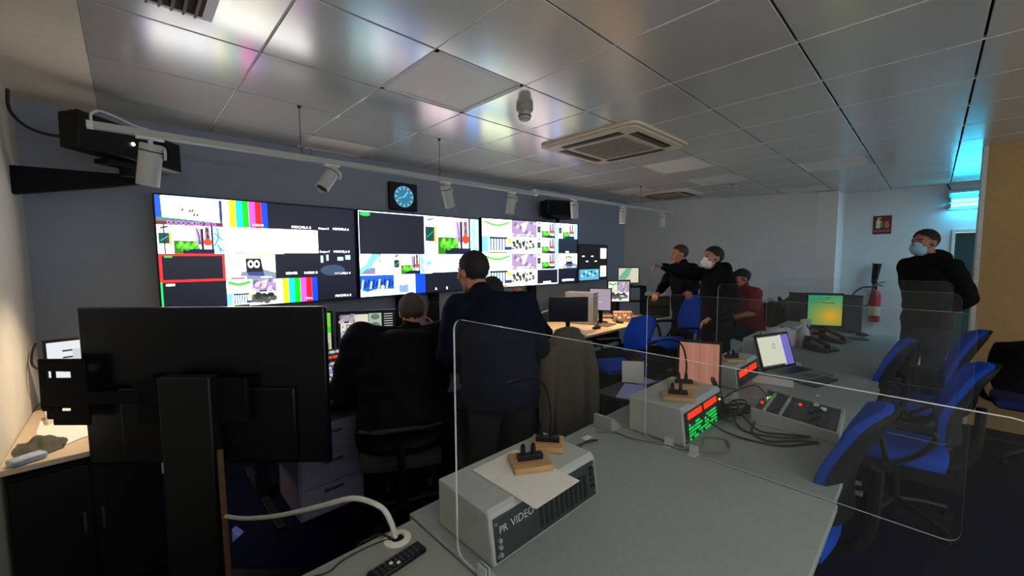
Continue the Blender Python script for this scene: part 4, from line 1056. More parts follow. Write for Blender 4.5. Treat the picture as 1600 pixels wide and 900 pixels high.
def deco_lit(t, at, Rm, fn, uz, w, h):
    for a in (.26, .66):
        MB().box(at(a, .80, .005), (w * .33, .004, h * .16), Rm).build('red_display', LED_R, t)
    rn = random.Random(3); g = MB()
    for c_ in range(13):
        for r_ in range(5):
            if rn.random() < .8: g.box(at(.12 + .055 * c_, .14 + .10 * r_, .005), (w * rn.uniform(.02, .045), .003, h * .055), Rm)
    g.build('green_display', LED_G, t); MB().lathe([(0, 0), (.006, 0), (.005, .006), (0, .006)], at(.92, .72, .004), fn, 10).build('indicator_lamp', LED_Y, t)
def deco_red(t, at, Rm, fn, uz, w, h):
    for a in (.28, .70): MB().box(at(a, .66, .005), (w * .36, .004, h * .26), Rm).build('red_display', LED_R, t)
    g = MB()
    for k in range(14): g.box(at(.1 + .06 * k, .28, .005), (.016, .004, h * .12), Rm)
    g.build('key_row', DARKGREY, t)
intercom_box('long grey intercom box lettered PR VIDEO, with a sheet of paper on top', .70, 1.215, .815, 1.09, .155, decorate=deco_long)
intercom_box('grey intercom box with red and bright green lit displays', 1.81, 2.29, .745, 1.035, .175, decorate=deco_lit)
intercom_box('grey intercom box with two red displays beside the laptop', 2.86, 3.33, .845, 1.06, .150, decorate=deco_red)
intercom_box('far pale intercom box behind the laptop screen', 3.88, 4.38, .90, 1.12, .165, decorate=deco_red)
intercom_box('farthest intercom box with a red display beside the white spray bottle', 4.98, 5.45, .92, 1.12, .14, decorate=deco_red)

single('paper_sheet', MB().prism([(-.105, -.152, 0), (.105, -.150, 0), (.105, .148, 0), (-.105, .146, 0)], (0, 0, .0012)), PAPER, 'white paper sheet lying on the long intercom box', 'paper', (.915, .905, .8985), .0)
def mic_block(label, x, y, z, rz, s=.145, goose=False, dp=.12):
    t = thing('wooden_block', label, 'wooden block', (x, y, z), rz, 'wooden microphone blocks')
    MB().b(-s / 2, s / 2, -dp / 2, dp / 2, 0, .022).build('block', WOOD_BLOCK, t, .003)
    s_ = MB(); s_.b(-.045, .045, -.013, .013, .022, .042); s_.build('socket_strip', BLACK, t, .002)
    for xx in (-.025, .012): MB().lathe([(0, 0), (.009, 0), (.008, .03), (.005, .036), (0, .036)], (xx, 0, .042), (0, 0, 1), 12).build('plug', BLACK_MATT, t)
    if goose:
        g = MB(); g.tube([(.012, 0, .075), (.012, .0, .13), (.0, .01, .20), (-.02, .03, .235), (-.07, .06, .245), (-.13, .09, .225)], .0045); gn = g.build('gooseneck', BLACK_MATT, t)
        MB().cap((-.13, .09, .225), (-.17, .11, .205), .009, .007).build('microphone', BLACK, gn)
    return t
mic_block('wooden block with a black plug strip, nearer of two on the long intercom box', .975, .935, .8997, math.radians(-30), .135, False, .115)
mic_block('wooden block carrying a gooseneck microphone on the long intercom box', 1.125, .985, .8985, math.radians(-52), .12, True, .11)
mic_block('wooden block with black plugs, nearer one on the green lit intercom box', 1.945, .845, .9175, math.radians(-58), .15, False, .11)
mic_block('wooden block with black plugs, farther one on the green lit intercom box', 2.14, .90, .9175, math.radians(-55), .15, True, .10)
mic_block('wooden block with brown plugs on the red lit intercom box beside the laptop', 3.02, .94, .8925, math.radians(-40), .14, False)
single('black_stylus', MB().box((0, 0, .008), (.15, .022, .016)), BLACK, 'black flat microphone lying on the intercom box beside the laptop', 'microphone', (3.16, .99, .8925), -.3, bevel=.003)

t = thing('table_microphone', 'gooseneck microphone on the far pale intercom box behind the laptop', 'microphone', (4.02, 1.02, .907))
MB().lathe([(0, 0), (.05, 0), (.045, .015), (0, .02)]).build('base', BLACK, t); MB().tube([(0, 0, .015), (-.02, .02, .12), (-.10, .10, .17), (-.16, .18, .13)], .004).build('gooseneck', BLACK_MATT, t)

# grommet, cables, remote, lanyard
t = thing('cable_grommet', 'round white cable grommet in the nearest grey desk', 'grommet', (.565, 1.118, .741))
MB().lathe([(.0, 0), (.042, 0), (.042, .004), (.034, .008), (.022, .008), (.022, .002), (0, .002)]).build('ring', WHITE_PLASTIC, t)
MB().b(-.02, .016, -.016, .006, .003, .0095).build('opening', BLACK_MATT, t, .003)
single('power_cable', MB().tube([(.56, 1.12, .742), (.55, 1.13, .80), (.535, 1.17, .838), (.49, 1.27, .84), (.43, 1.42, .77), (.36, 1.65, .66), (.29, 1.9, .56), (.245, 2.09, .50)], .0085), WHITE_CABLE, 'thick white cable arching from the desk grommet to the big display stand', 'cable')
single('thin_cable', MB().tube([(.55, 1.115, .752), (.52, 1.14, .745), (.46, 1.15, .743), (.40, 1.145, .743), (.36, 1.13, .743), (.30, 1.15, .743), (.24, 1.14, .743), (.15, 1.14, .743)], .0025), RUBBER, 'thin black cable running along the nearest grey desk edge', 'cable')
single('plug_lead', MB().tube([(.545, 1.125, .753), (.525, 1.155, .758), (.50, 1.172, .748), (.47, 1.19, .73), (.45, 1.2, .65)], .0035), RUBBER, 'short black lead dropping from the grommet over the desk edge', 'cable')

t = thing('remote_control', 'black remote control lying on the nearest grey desk', 'remote control', (.515, 1.022, .741), math.radians(5))
MB().b(-.085, .085, -.024, .024, 0, .016).build('body', BLACK, t, .005)
for k in range(9):
    for q in range(3): MB().b(-.068 + k * .0155 - .0045, -.068 + k * .0155 + .0045, -.0135 + q * .0135 - .0042, -.0135 + q * .0135 + .0042, .016, .0185).build('button', WHITE_PLASTIC if (k, q) in ((3, 1), (4, 0)) else DARKGREY, t)
t = thing('lanyard', 'black lanyard with white tag lying on the desk beyond the long intercom box', 'lanyard', (1.50, 1.12, .741))
MB().tube([(-.09, -.03, .003), (-.04, -.035, .003), (.02, -.02, .004), (.07, -.03, .003), (.09, -.05, .003)], .0028).build('cord', RUBBER, t); MB().tube([(-.085, -.025, .003), (-.03, -.015, .003), (.03, -.035, .006), (.085, -.05, .003)], .0028).build('cord', RUBBER, t)
MB().b(.05, .10, -.01, .02, 0, .003).build('name_tag', WHITE_PLASTIC, t, .001)
single('grey_cable', MB().tube([(1.66, 1.13, .745), (1.72, 1.06, .745), (1.72, .97, .745), (1.755, .86, .745), (1.80, .70, .746), (1.90, .60, .746), (2.02, .64, .746), (1.98, .72, .746), (1.86, .69, .753), (1.78, .735, .746)], .004), mat('grey_cable_sheath', (96, 98, 110), .5), 'grey cable looping around the foot of the green lit intercom box', 'cable')
t = thing('desk_phone_cradle', 'small grey wedge standing at the desk edge beside the green lit intercom box', 'stand', (1.755, 1.12, .741))
MB().prism([(-.045, -.05, 0), (.04, -.05, 0), (.04, -.05, .012), (-.03, -.05, .07), (-.045, -.05, .07)], (0, .11, 0)).build('wedge', GREY_METAL, t, .003); MB().box((.0, .0, .045), (.075, .08, .004), Matrix.Rotation(.69, 3, 'Y')).build('pad', BLACK_MATT, t)

# pink lit monitor behind the green lit intercom box (its screen looks to the camera side)
def desk_monitor(label, loc, face, w, h, z0, cv, tilt=0.0, m=None, frame=.014, base=True, dark=False, group='desk monitors', base_w=.2):
    """face: direction the screen looks (degrees from +x); z0 height of the screen bottom above loc"""
    t = thing('monitor', label, 'monitor', loc, math.radians(face + 90), group)
    T = Matrix.Rotation(tilt, 3, 'X')
    b_ = MB(); b_.box(V((0, 0, z0)) + T @ V((0, .016, h / 2)), (w, .028, h), T); b_.box(V((0, 0, z0)) + T @ V((0, .042, h / 2)), (w * .6, .03, h * .55), T); b_.build('housing', BLACK, t, .004)
    if cv is None:
        MB().box(V((0, 0, z0)) + T @ V((0, .0005, h / 2)), (w - 2 * frame, .004, h - 2 * frame), T).build('screen', mat('dark_screen_glass', (16, 20, 36), .25, var=.05), t)
    else: cv.build('screen', m or MONM, t, V((0, 0, z0)) + T @ V((0, .0005, frame)), T)
    if base:
        n_ = MB(); n_.b(-.025, .025, .045, .075, .01, z0 + h * .5); n_.build('stand_neck', BLACK_MATT, t, .003)
        n_ = MB(); n_.loft([((0, .04, 0), (base_w / 2, 0, 0), (0, base_w * .38, 0)), ((0, .04, .012), (base_w / 2 * .95, 0, 0), (0, base_w * .36, 0))], 28); n_.build('stand_base', BLACK_MATT, t, .002)
    return t
def cvs(w, h, back): 
    c = Canvas(w - .028, h - .028, back); c.up(); return c
c = cvs(.26, .29, (226, 150, 122))
for k in range(5): c.rect(.03 + .042 * k, 0, .045 + .042 * k, .262, (232, 160, 130) if k % 2 else (214, 138, 112))
desk_monitor('tilted monitor with a plain salmon pink screen behind the green lit intercom box', (2.60, 1.00, .741), 200, .26, .29, .05, c, -.14, screen_mat('dim_display_picture', .5))
# laptop
t = thing('laptop', 'open grey laptop with a white drawing window on its screen', 'laptop', (3.56, .655, .741), math.radians(-20))
SILVER = mat('laptop_silver', (96, 98, 100), .4, metal=.3, var=.03)
MB().b(-.20, .20, -.135, .125, .002, .018).build('base', SILVER, t, .004)
kb = MB()
for r_ in range(5):
    for k in range(13): kb.b(-.170 + .0265 * k, -.170 + .0265 * k + .022, -.005 + .022 * r_, -.005 + .022 * r_ + .018, .018, .0205)
kb.build('keyboard', BLACK, t); MB().b(-.05, .05, -.12, -.05, .018, .0185).build('touchpad', DARKGREY, t)
T = Matrix.Rotation(-.30, 3, 'X'); lid = MB(); lid.box(V((0, .128, .018)) + T @ V((0, .006, .135)), (.40, .010, .27), T); l_ = lid.build('lid', BLACK, t, .003)
c = Canvas(.365, .235, (238, 236, 210)); c.up(); c.rect(.275, 0, .365, .235, (128, 118, 214)); c.rect(.25, 0, .275, .235, (236, 238, 240)); c.rect(0, 0, .275, .012, (60, 60, 66)); c.rect(0, .228, .365, .235, (70, 72, 84))
for p_, q_ in (((.15, .16), (.18, .175)), ((.18, .175), (.19, .15)), ((.155, .14), (.18, .13)), ((.16, .16), (.155, .13)), ((.10, .085), (.108, .08)), ((.17, .15), (.185, .135))): c.line(p_, q_, .003, (60, 60, 60))
c.build('screen', screen_mat('laptop_picture', .85), t, V((0, .1275, .018)) + T @ V((0, -.0005, .018)), T)
single('notebook', MB().b(-.16, .16, -.045, .045, 0, .012), DARKGREY, 'dark notebook pushed under the front of the laptop', 'notebook', (3.44, .50, .741), math.radians(-14), bevel=.003)
single('paper_sheet', MB().prism([(-.10, -.12, 0), (.10, -.12, 0), (.10, .12, 0), (-.10, .12, 0)], (0, 0, .001)), PAPER, 'white paper sheet half under the red lit intercom box by the laptop', 'paper', (3.25, .74, .7415), .2)
for x, y, n in ((2.95, .44, 'left'), (3.10, .46, 'middle'), (2.80, .52, 'nearest')):
    single('paper_scrap', MB().prism([(-.012, -.01, 0), (.012, -.008, 0), (.01, .01, 0), (-.01, .009, 0)], (0, 0, .002)), PAPER, 'tiny white paper scrap on the grey desk by the laptop, %s one' % n, 'paper scrap', (x, y, .741), n == 'left', 'paper scraps')

# audio mixer
t = thing('audio_mixer', 'grey audio mixing console with small red and green lights', 'mixer', (2.56, .46, .741), math.radians(4))
body = MB(); body.prism([(-.20, -.17, 0), (-.20, .17, 0), (-.20, .17, .075), (-.20, -.17, .04)], (.40, 0, 0)); body.build('body', mat('mixer_dark', (46, 48, 50), .5), t, .004)
for s in (-1, 1): MB().prism([(s * .20, -.185, 0), (s * .20, .18, 0), (s * .20, .18, .085), (s * .20, -.185, .05)], (s * .014, 0, 0)).build('side_cheek', GREY_METAL, t, .004)
MB().b(-.20, .20, -.187, -.17, .0, .05).build('front_rail', GREY_METAL, t, .004)
zf = lambda y: .04 + .035 * (y + .17) / .34
for k in range(9):
    x = -.17 + .04 * k
    for q in range(4): 
        y = .02 + .036 * q; MB().lathe([(0, 0), (.008, 0), (.006, .014), (0, .014)], (x, y, zf(y)), (0, 0, 1), 10).build('knob', GREY_METAL if q % 2 else DARKGREY, t)
    sl = MB(); sl.box((x, -.085, zf(-.085)), (.005, .10, .003), Matrix.Rotation(.103, 3, 'X')); fs = sl.build('fader_slot', BLACK_MATT, t)
    y = -.10 + .05 * ((k * 5) % 7) / 7; MB().b(x - .008, x + .008, y - .012, y + .012, zf(y), zf(y) + .014).build('fader_cap', WHITE_PLASTIC if k > 6 else BLACK, fs, .002)
for x, y, c_ in ((-.07, .155, LED_R), (.03, .15, LED_Y), (.06, .14, LED_G), (.08, .0, LED_R)): MB().ell((x, y, zf(y) + .006), (.008, .008, .007), None, 10, 6).build('indicator_lamp', c_, t)
# tangled headset and cables beside the mixer
t = thing('headset', 'black headset lying between the lit intercom box and the mixer', 'headset', (2.36, .80, .741), .5)
MB().tube([(-.085, 0, .05), (-.09, 0, .12), (-.05, .02, .175), (0, .025, .19), (.05, .02, .175), (.09, 0, .12), (.085, 0, .05)], .011).build('headband', BLACK, t)
for s in (-1, 1): 
    e_ = MB(); e_.lathe([(0, 0), (.04, .0), (.045, .012), (.042, .03), (.03, .038), (0, .038)], (s * .105, 0, .046), (-s, 0, 0)); ec = e_.build('ear_cup', BLACK_MATT, t)
    MB().lathe([(.02, .0), (.04, .004), (.044, .014), (.03, .022), (.02, .02)], (s * .07, 0, .046), (-s, 0, 0)).build('cushion', BLACK, ec)
MB().tube([(-.10, 0, .04), (-.10, -.06, .03), (-.06, -.11, .035)], .004).build('microphone_boom', BLACK_MATT, t)
rn = random.Random(11)
def loops(x, y, n, r, z=.745):
    P = []
    for k in range(n * 8):
        a = k * PI / 4; rr = r * (1 + .35 * math.sin(k * 1.7)); P.append((x + rr * 1.5 * math.cos(a) + .03 * math.sin(k), y + rr * math.sin(a), z + .004 * (k % 5)))
    return P
single('black_cable', MB().tube([(2.05, .73, .80), (2.08, .66, .76)] + [(2.10, .56, .746), (2.14, .44, .746), (2.25, .36, .746), (2.30, .33, .746), (2.24, .40, .75), (2.14, .50, .75), (2.20, .58, .75), (2.32, .60, .76)], .005), RUBBER, 'black cable snaking in front of the mixer, outer loop', 'cable')
single('black_cable', MB().tube([(2.30, .70, .76), (2.20, .62, .746), (2.18, .50, .758), (2.26, .40, .758), (2.34, .37, .748), (2.28, .46, .75), (2.20, .55, .765), (2.34, .66, .765)], .005), RUBBER, 'black cable snaking in front of the mixer, inner loop', 'cable')
single('cable_tangle', MB().tube(loops(2.50, .74, 4, .055), .005, 6, 0, 3), RUBBER, 'tangle of black cables behind the audio mixer', 'cable')
single('cable_tangle', MB().tube(loops(2.30, .72, 3, .05, .775), .006, 6, 0, 3), RUBBER, 'tangle of thick black cables beside the lit intercom box', 'cable')
single('jack_lead', MB().tube([(2.52, .60, .83), (2.53, .61, .86), (2.50, .66, .90), (2.42, .74, .86), (2.40, .80, .80)], .0035), RUBBER, 'thin black lead plugged upright into the mixer', 'cable')

# far end of the grey desks
t = thing('wipes_box', 'white plastic tub standing behind the laptop', 'box', (4.60, .99, .741))
MB().loft([((0, 0, 0), (.115, 0, 0), (0, .10, 0)), ((0, 0, .02), (.125, 0, 0), (0, .11, 0)), ((0, 0, .15), (.135, 0, 0), (0, .115, 0)), ((0, 0, .17), (.12, 0, 0), (0, .10, 0))], 28).build('tub', WHITE_PLASTIC, t, .004)
MB().loft([((0, 0, .17), (.085, 0, 0), (0, .07, 0)), ((0, 0, .185), (.07, 0, 0), (0, .06, 0))], 28).build('lid', WHITE_PLASTIC, t, .002); MB().b(-.02, .02, -.01, .01, .185, .195).build('lid_tab', DARKGREY, t, .002)
t = thing('spray_bottle', 'white spray bottle standing beside the white tub', 'bottle', (4.72, .83, .741))
MB().lathe([(0, 0), (.042, 0), (.046, .01), (.046, .13), (.036, .17), (.017, .195), (.016, .215), (0, .215)]).build('bottle', mat('translucent_white', (196, 200, 200), .4), t)
s_ = MB(); s_.cone((0, 0, .215), (0, 0, .235), .019); s_.prism([(-.012, -.06, .235), (-.012, .03, .235), (-.012, .035, .262), (-.012, -.01, .275), (-.012, -.05, .262)], (.024, 0, 0)); s_.prism([(-.005, -.035, .235), (-.005, -.022, .235), (-.005, -.035, .195), (-.005, -.045, .20)], (.01, 0, 0)); s_.build('trigger_head', WHITE_PLASTIC, t, .002)
def telephone(label, x, y, rz):
    t = thing('telephone', label, 'telephone', (x, y, .741), rz, 'desk telephones')
    MB().prism([(-.09, -.11, 0), (-.09, .11, 0), (-.09, .11, .075), (-.09, .05, .07), (-.09, -.11, .022)], (.18, 0, 0)).build('body', mat('phone_charcoal', (38, 40, 42), .45), t, .006)
    k_ = MB()
    for i in range(3):
        for q in range(4): k_.box((.005 + .03 * i, -.06 + .026 * q, .040 + .0078 * q), (.02, .016, .006), Matrix.Rotation(.29, 3, 'X'))
    k_.build('keypad', GREY_METAL, t); MB().box((.035, .07, .0735), (.09, .04, .004), Matrix.Rotation(.08, 3, 'X')).build('display', mat('phone_lcd', (104, 116, 108), .3), t)
    hs = MB(); hs.tube([(-.06, -.115, .06), (-.06, -.06, .078), (-.06, .04, .105), (-.06, .10, .105)], .015, 10); hs.cone((-.06, -.095, .035), (-.06, -.095, .07), .026); hs.cone((-.06, .085, .074), (-.06, .085, .112), .026); hs.build('handset', BLACK, t)
    MB().tube([(-.06, -.11, .05), (-.10, -.14, .01), (-.14, -.08, .008), (-.13, .02, .008), (-.10, .08, .02)], .005).build('coiled_cord', RUBBER, t)
    return t
telephone('black desk telephone in front of the spray bottle', 4.68, .69, math.radians(-25))
telephone('black desk telephone in front of the green lit monitor', 5.25, .66, math.radians(-20))
c = cvs(.34, .36, (24, 158, 116))
for k in range(16):
    q = 1 - k / 16; c.ell(.21, .10, .30 * q + .02, .26 * q + .02, tuple(int(a + (b_ - a) * (k / 15) ** 1.1) for a, b_ in zip((24, 160, 120), (246, 184, 40))), 28); c.up()
c.line((.05, .24), (.20, .30), .006, (30, 60, 50)); c.line((.12, .25), (.24, .25), .008, (20, 50, 50)); c.line((.02, .27), (.2, .315), .005, (20, 60, 60))
desk_monitor('monitor with a green and yellow glowing screen at the far end of the grey desks', (5.55, .80, .741), 205, .345, .37, .10, c, 0, screen_mat('green_display_picture', .8))
single('computer_keyboard', MB().b(-.2, .2, -.06, .06, 0, .018), mat('keyboard_dark', (36, 38, 40), .5), 'dark keyboard in front of the green lit monitor', 'keyboard', (5.46, .62, .741), math.radians(-65), bevel=.003)
single('computer_mouse', MB().ell((0, 0, .008), (.034, .058, .022)), BLACK, 'black mouse at the far end of the grey desk', 'mouse', (5.80, .50, .748), .3)
single('white_cup', MB().lathe([(0, 0), (.028, 0), (.036, .08), (.033, .08), (.026, .006), (0, .006)]), WHITE_PLASTIC, 'small white cup at the foot of the green lit monitor', 'cup', (5.42, .74, .741))
t = thing('desk_divider', 'dark grey divider panel standing at the far end of the grey desks', 'partition screen', (5.965, .86, .741))
MB().b(-.018, .018, -.34, .36, 0, .42).build('panel', mat('divider_felt', (72, 78, 84), .9, scale=200, bump=.1), t, .005); MB().b(-.021, .021, -.345, .365, .42, .432).build('edge_trim', DARKGREY, t, .002)
for y in (-.25, .27): MB().b(-.05, .05, y - .02, y + .02, 0, .02).build('foot', DARKGREY, t, .003)
t = thing('potted_plant', 'dark leafy plant by the right wall beyond the seated man in the cap', 'plant', (7.0, 1.50, 0))
MB().lathe([(0, 0), (.12, 0), (.16, .30), (.15, .30), (.12, .27), (0, .27)]).build('pot', mat('pot_dark', (40, 36, 34), .6), t)
LEAF = mat('dark_leaf', (34, 46, 36), .55, var=.25)
for k in range(22):
    a = k * 2.4; ln = .55 + .25 * ((k * 7) % 5) / 5; dx, dy = math.cos(a), math.sin(a); m = MB(); sp = .10 + .16 * ((k * 3) % 7) / 7
    pts = [V((0, 0, .27)), V((dx * sp * .5, dy * sp * .5, .27 + ln * .55)), V((dx * sp, dy * sp, .27 + ln * .95)), V((dx * sp * 1.7, dy * sp * 1.7, .27 + ln * 1.05))]
    sd = V((-dy, dx, 0)); m._add([pts[0] - sd * .01, pts[0] + sd * .01, pts[1] - sd * .045, pts[1] + sd * .045, pts[2] - sd * .04, pts[2] + sd * .04, pts[3]], [(0, 1, 3, 2), (2, 3, 5, 4), (4, 5, 6)])
    lf = m.build('leaf', LEAF, t); sm = lf.modifiers.new('thickness', 'SOLIDIFY'); sm.thickness = .003

# ================================================================ MAPLE DESK UNDER THE DISPLAYS
DZ = .741
desk_monitor('switched off dark monitor standing on the left half of the maple desk', (3.78, 2.98, DZ), 226, .47, .30, .11, None)
c = cvs(.30, .31, (196, 176, 196))
for k in range(12): c.line((.02, .02 + .023 * k), (.25, .02 + .023 * k), .002, (180, 160, 184))
c.rect(.03, .10, .16, .112, (240, 236, 244))
desk_monitor('monitor with a plain lilac grey screen beside the dark monitor', (4.56, 3.06, DZ), 205, .30, .31, .16, c, 0, screen_mat('lilac_display_picture', .75))
single('computer_tower', MB().b(-.09, .09, -.2, .2, 0, .42).b(-.07, .07, -.205, -.2, .3, .38), mat('tower_grey', (120, 120, 122), .5), 'grey computer tower between the dark monitor and the lilac screen', 'computer', (4.36, 3.22, DZ), .25, bevel=.004)
c = cvs(.32, .31, (230, 214, 224)); pic_logo(c, 0, .15, .12, .28); c.L = 1; pic_stone(c, .12, .13, .292, .28); c.L = 1; pic_animals(c, 0, 0, .292, .14); c.L = 1; c.rect(0, .14, .13, .16, (236, 226, 90))
desk_monitor('monitor showing a bright mosaic of pictures at the back of the maple desk', (5.02, 3.06, DZ), 225, .33, .32, .24, c, 0, screen_mat('mosaic_display_picture', 1.0))
t = thing('monitor_shelf', 'dark equipment shelf at the back right of the maple desk', 'shelf', (5.52, 3.20, DZ), math.radians(-44))
MB().b(-.24, .24, -.12, .14, .42, .445).build('board', BLACK, t, .003)
for s in (-1, 1): MB().b(s * .23 - .01, s * .23 + .01, -.12, .14, 0, .42).build('side', BLACK, t, .003)
MB().b(-.22, .22, -.10, .12, .2, .215).build('board', BLACK, t, .003)
c = cvs(.33, .25, (226, 220, 196)); c.poly([(0, .08), (.12, .22), (.2, .222), (.15, .09), (.06, .02)], (120, 190, 150)); c.rect(.0, 0, .10, .06, (190, 200, 196)); c.up(); c.line((.19, .03), (.3, .14), .01, (238, 236, 216))
desk_monitor('monitor with a pale green picture on the dark shelf in the far corner', (5.52, 3.20, DZ + .447), 226, .33, .25, .03, c, 0, screen_mat('corner_display_picture', .9), .014, True, False, 'desk monitors', .18)
t = thing('equipment_box', 'dark equipment box with papers under the far corner monitor', 'box', (5.70, 2.84, DZ), math.radians(-44))
MB().b(-.17, .17, -.10, .12, 0, .30).build('case', BLACK, t, .004); MB().b(-.15, .15, -.106, -.1, .16, .28).build('screen_panel', mat('brownish_panel', (74, 60, 44), .4), t, .002); MB().b(-.15, .15, -.106, -.1, .02, .13).build('drive_panel', DARKGREY, t, .002)
single('paper_stack', MB().box((0, 0, .002), (.21, .28, .05), Matrix.Rotation(.1, 3, 'Z')), PAPER, 'sheaf of white papers on the dark equipment box', 'papers', (5.73, 2.87, DZ + .325), .3, bevel=.002)
t = thing('intercom_key_panel', 'tilted key panel with red buttons on the maple desk', 'intercom panel', (4.88, 2.90, DZ), math.radians(-44))
MB().prism([(-.13, -.05, 0), (-.13, .07, 0), (-.13, .07, .13), (-.13, .045, .14), (-.13, -.05, .04)], (.26, 0, 0)).build('case', mat('panel_cream', (176, 150, 120), .5), t, .004)
dv = V((0, .095, .10)).normalized(); 
for r_ in range(3):
    for k in range(6):
        p = V((-.105 + .042 * k, -.05, .04)) + dv * (.02 + .038 * r_); MB().box(p + V((0, -.004, .004)), (.03, .026, .008), Matrix.Rotation(.81, 3, 'X')).build('button', mat('button_red', (190, 44, 36), .4) if r_ == 2 or (k + r_) % 3 == 0 else (mat('button_cream', (220, 210, 180), .4) if (k + r_) % 3 == 1 else mat('button_olive', (104, 100, 60), .4)), t, .002)
single('drawing_tablet', MB().b(-.14, .14, -.09, .09, 0, .012), mat('tablet_brown', (92, 74, 58), .5), 'dark tablet lying on the maple desk beside the mouse', 'tablet', (4.45, 2.90, DZ), .15, bevel=.004)
t = thing('computer_mouse', 'black mouse on the maple desk beside the tablet', 'mouse', (4.72, 2.86, DZ)); MB().ell((0, 0, .012), (.034, .06, .022)).build('shell', BLACK, t); MB().cone((-.004, .03, .031), (.004, .03, .031), .008).build('scroll_wheel', DARKGREY, t)
t = thing('tape_dispenser', 'small black tape dispenser near the front edge of the maple desk', 'tape dispenser', (4.13, 2.82, DZ)); MB().b(-.06, .06, -.025, .025, 0, .03).build('base', BLACK, t, .006); MB().lathe([(.014, -.012), (.034, -.012), (.034, .012), (.014, .012)], (0, 0, .045), (0, 1, 0)).build('tape_roll', mat('tape_brown', (110, 84, 60), .4), t)
t = thing('computer_keyboard', 'dark keyboard with small red keys on the right part of the maple desk', 'keyboard', (5.08, 2.76, DZ), .2); MB().b(-.19, .19, -.07, .07, 0, .02).build('base', mat('keyboard_dark', (36, 38, 40), .5), t, .004)
k_ = MB()
for r_ in range(4):
    for q in range(14): k_.b(-.175 + .025 * q, -.155 + .025 * q, -.055 + .028 * r_, -.033 + .028 * r_, .02, .026)
k_.build('keys', mat('keys_grey', (70, 66, 62), .5), t); MB().b(.05, .09, .03, .05, .026, .029).build('red_keys', mat('button_red', (190, 44, 36), .4), t)
t = thing('computer_keyboard', 'dark keyboard in front of the dark equipment box', 'keyboard', (5.48, 2.76, DZ), -.1); MB().b(-.16, .16, -.06, .06, 0, .018).build('base', mat('keyboard_dark', (36, 38, 40), .5), t, .004); MB().b(-.15, .15, -.05, .05, .018, .023).build('keys', mat('keys_brown', (96, 76, 56), .5), t)
t = thing('dark_telephone', 'telephone with papers at the left end of the maple desk', 'telephone', (3.18, 2.86, DZ), .4)
MB().prism([(-.09, -.1, 0), (-.09, .1, 0), (-.09, .1, .07), (-.09, -.1, .02)], (.18, 0, 0)).build('body', mat('phone_brown_grey', (96, 88, 80), .5), t, .006); MB().tube([(-.05, -.1, .05), (-.05, 0, .08), (-.05, .1, .1)], .016).build('handset', DARKGREY, t)
t = thing('picture_frame', 'orange picture in a white frame leaning on the maple desk beside the standing man', 'picture', (3.08, 3.02, DZ), math.radians(-35))
T = Matrix.Rotation(-.35, 3, 'X'); MB().box(T @ V((0, 0, .11)), (.26, .012, .22), T).build('frame', WHITE_PLASTIC, t, .002); MB().box(T @ V((0, -.0075, .11)), (.23, .003, .19), T).build('picture', mat('orange_print', (196, 88, 40), .5, var=.6, scale=14), t)
def crumple(n, sx, sy, amp, seed, zb=.0):
    rn = random.Random(seed); mb = MB(); P = []
    ph = [rn.uniform(0, 6) for _ in range(6)]
    for i in range(n):
        for j_ in range(n):
            u, v = i / (n - 1) * 2 - 1, j_ / (n - 1) * 2 - 1; r = max(0, 1 - (u * u + v * v) ** .9)
            P.append((u * sx * (1 + .1 * math.sin(3 * v + ph[0])), v * sy * (1 + .12 * math.sin(4 * u + ph[1])), zb + amp * r * (.6 + .4 * math.sin(6 * u + ph[2]) * math.sin(5 * v + ph[3])) + .004 * math.sin(15 * u + ph[4]) * r))
    F = [(i * n + j_, (i + 1) * n + j_, (i + 1) * n + j_ + 1, i * n + j_ + 1) for i in range(n - 1) for j_ in range(n - 1)]
    o = len(P); P += [(x, y, zb - .001) for x, y, z in P]
    F += [tuple(reversed([q + o for q in f_])) for f_ in F]
    mb._add(P, F); return mb
single('crumpled_bag', crumple(18, .24, .15, .07, 5), mat('grey_bag_plastic', (142, 140, 138), .45, var=.1), 'crumpled grey bag lying in front of the dark monitor', 'bag', (3.72, 2.82, DZ + .002), .3)
single('white_cable', MB().tube([(3.0, 3.1, DZ + .01), (3.2, 3.2, DZ + .08), (3.45, 3.2, DZ + .2), (3.6, 3.15, DZ + .25)], .007), WHITE_CABLE, 'pale cable rising behind the dark monitor', 'cable')
single('cardboard_box', MB().b(-.15, .15, -.12, .12, 0, .22), wood_mat('cardboard', (150, 116, 80), (130, 98, 66), .8), 'small brown box on the floor under the maple desk', 'box', (5.35, 2.95, .001), .2, bevel=.003)

# papers resting on a low stool between the desk rows
t = thing('low_stool', 'dark low stool holding lilac papers behind the grey desks', 'stool', (3.30, 1.80, 0))
MB().b(-.36, .36, -.22, .22, .40, .43).build('top', BLACK, t, .004)
for sx in (-1, 1):
    for sy in (-1, 1): MB().b(sx * .32 - .02, sx * .32 + .02, sy * .18 - .02, sy * .18 + .02, 0, .40).build('leg', BLACK, t, .002)
single('paper_stack', MB().box((0, 0, .004), (.42, .20, .008)), LILAC_PAPER, 'lilac paper sheets lying lowest on the dark stool', 'papers', (3.16, 1.78, .4305), .35)
single('paper_stack', MB().box((0, 0, .004), (.21, .16, .008)), LILAC_PAPER, 'lilac folded papers on the right end of the dark stool', 'papers', (3.50, 1.86, .4305), -.2)
single('folder', MB().box((0, 0, .10), (.012, .20, .20), Matrix.Rotation(.3, 3, 'Y')), PAPER, 'white folder standing upright on the dark stool', 'folder', (3.42, 1.92, .432), .6)

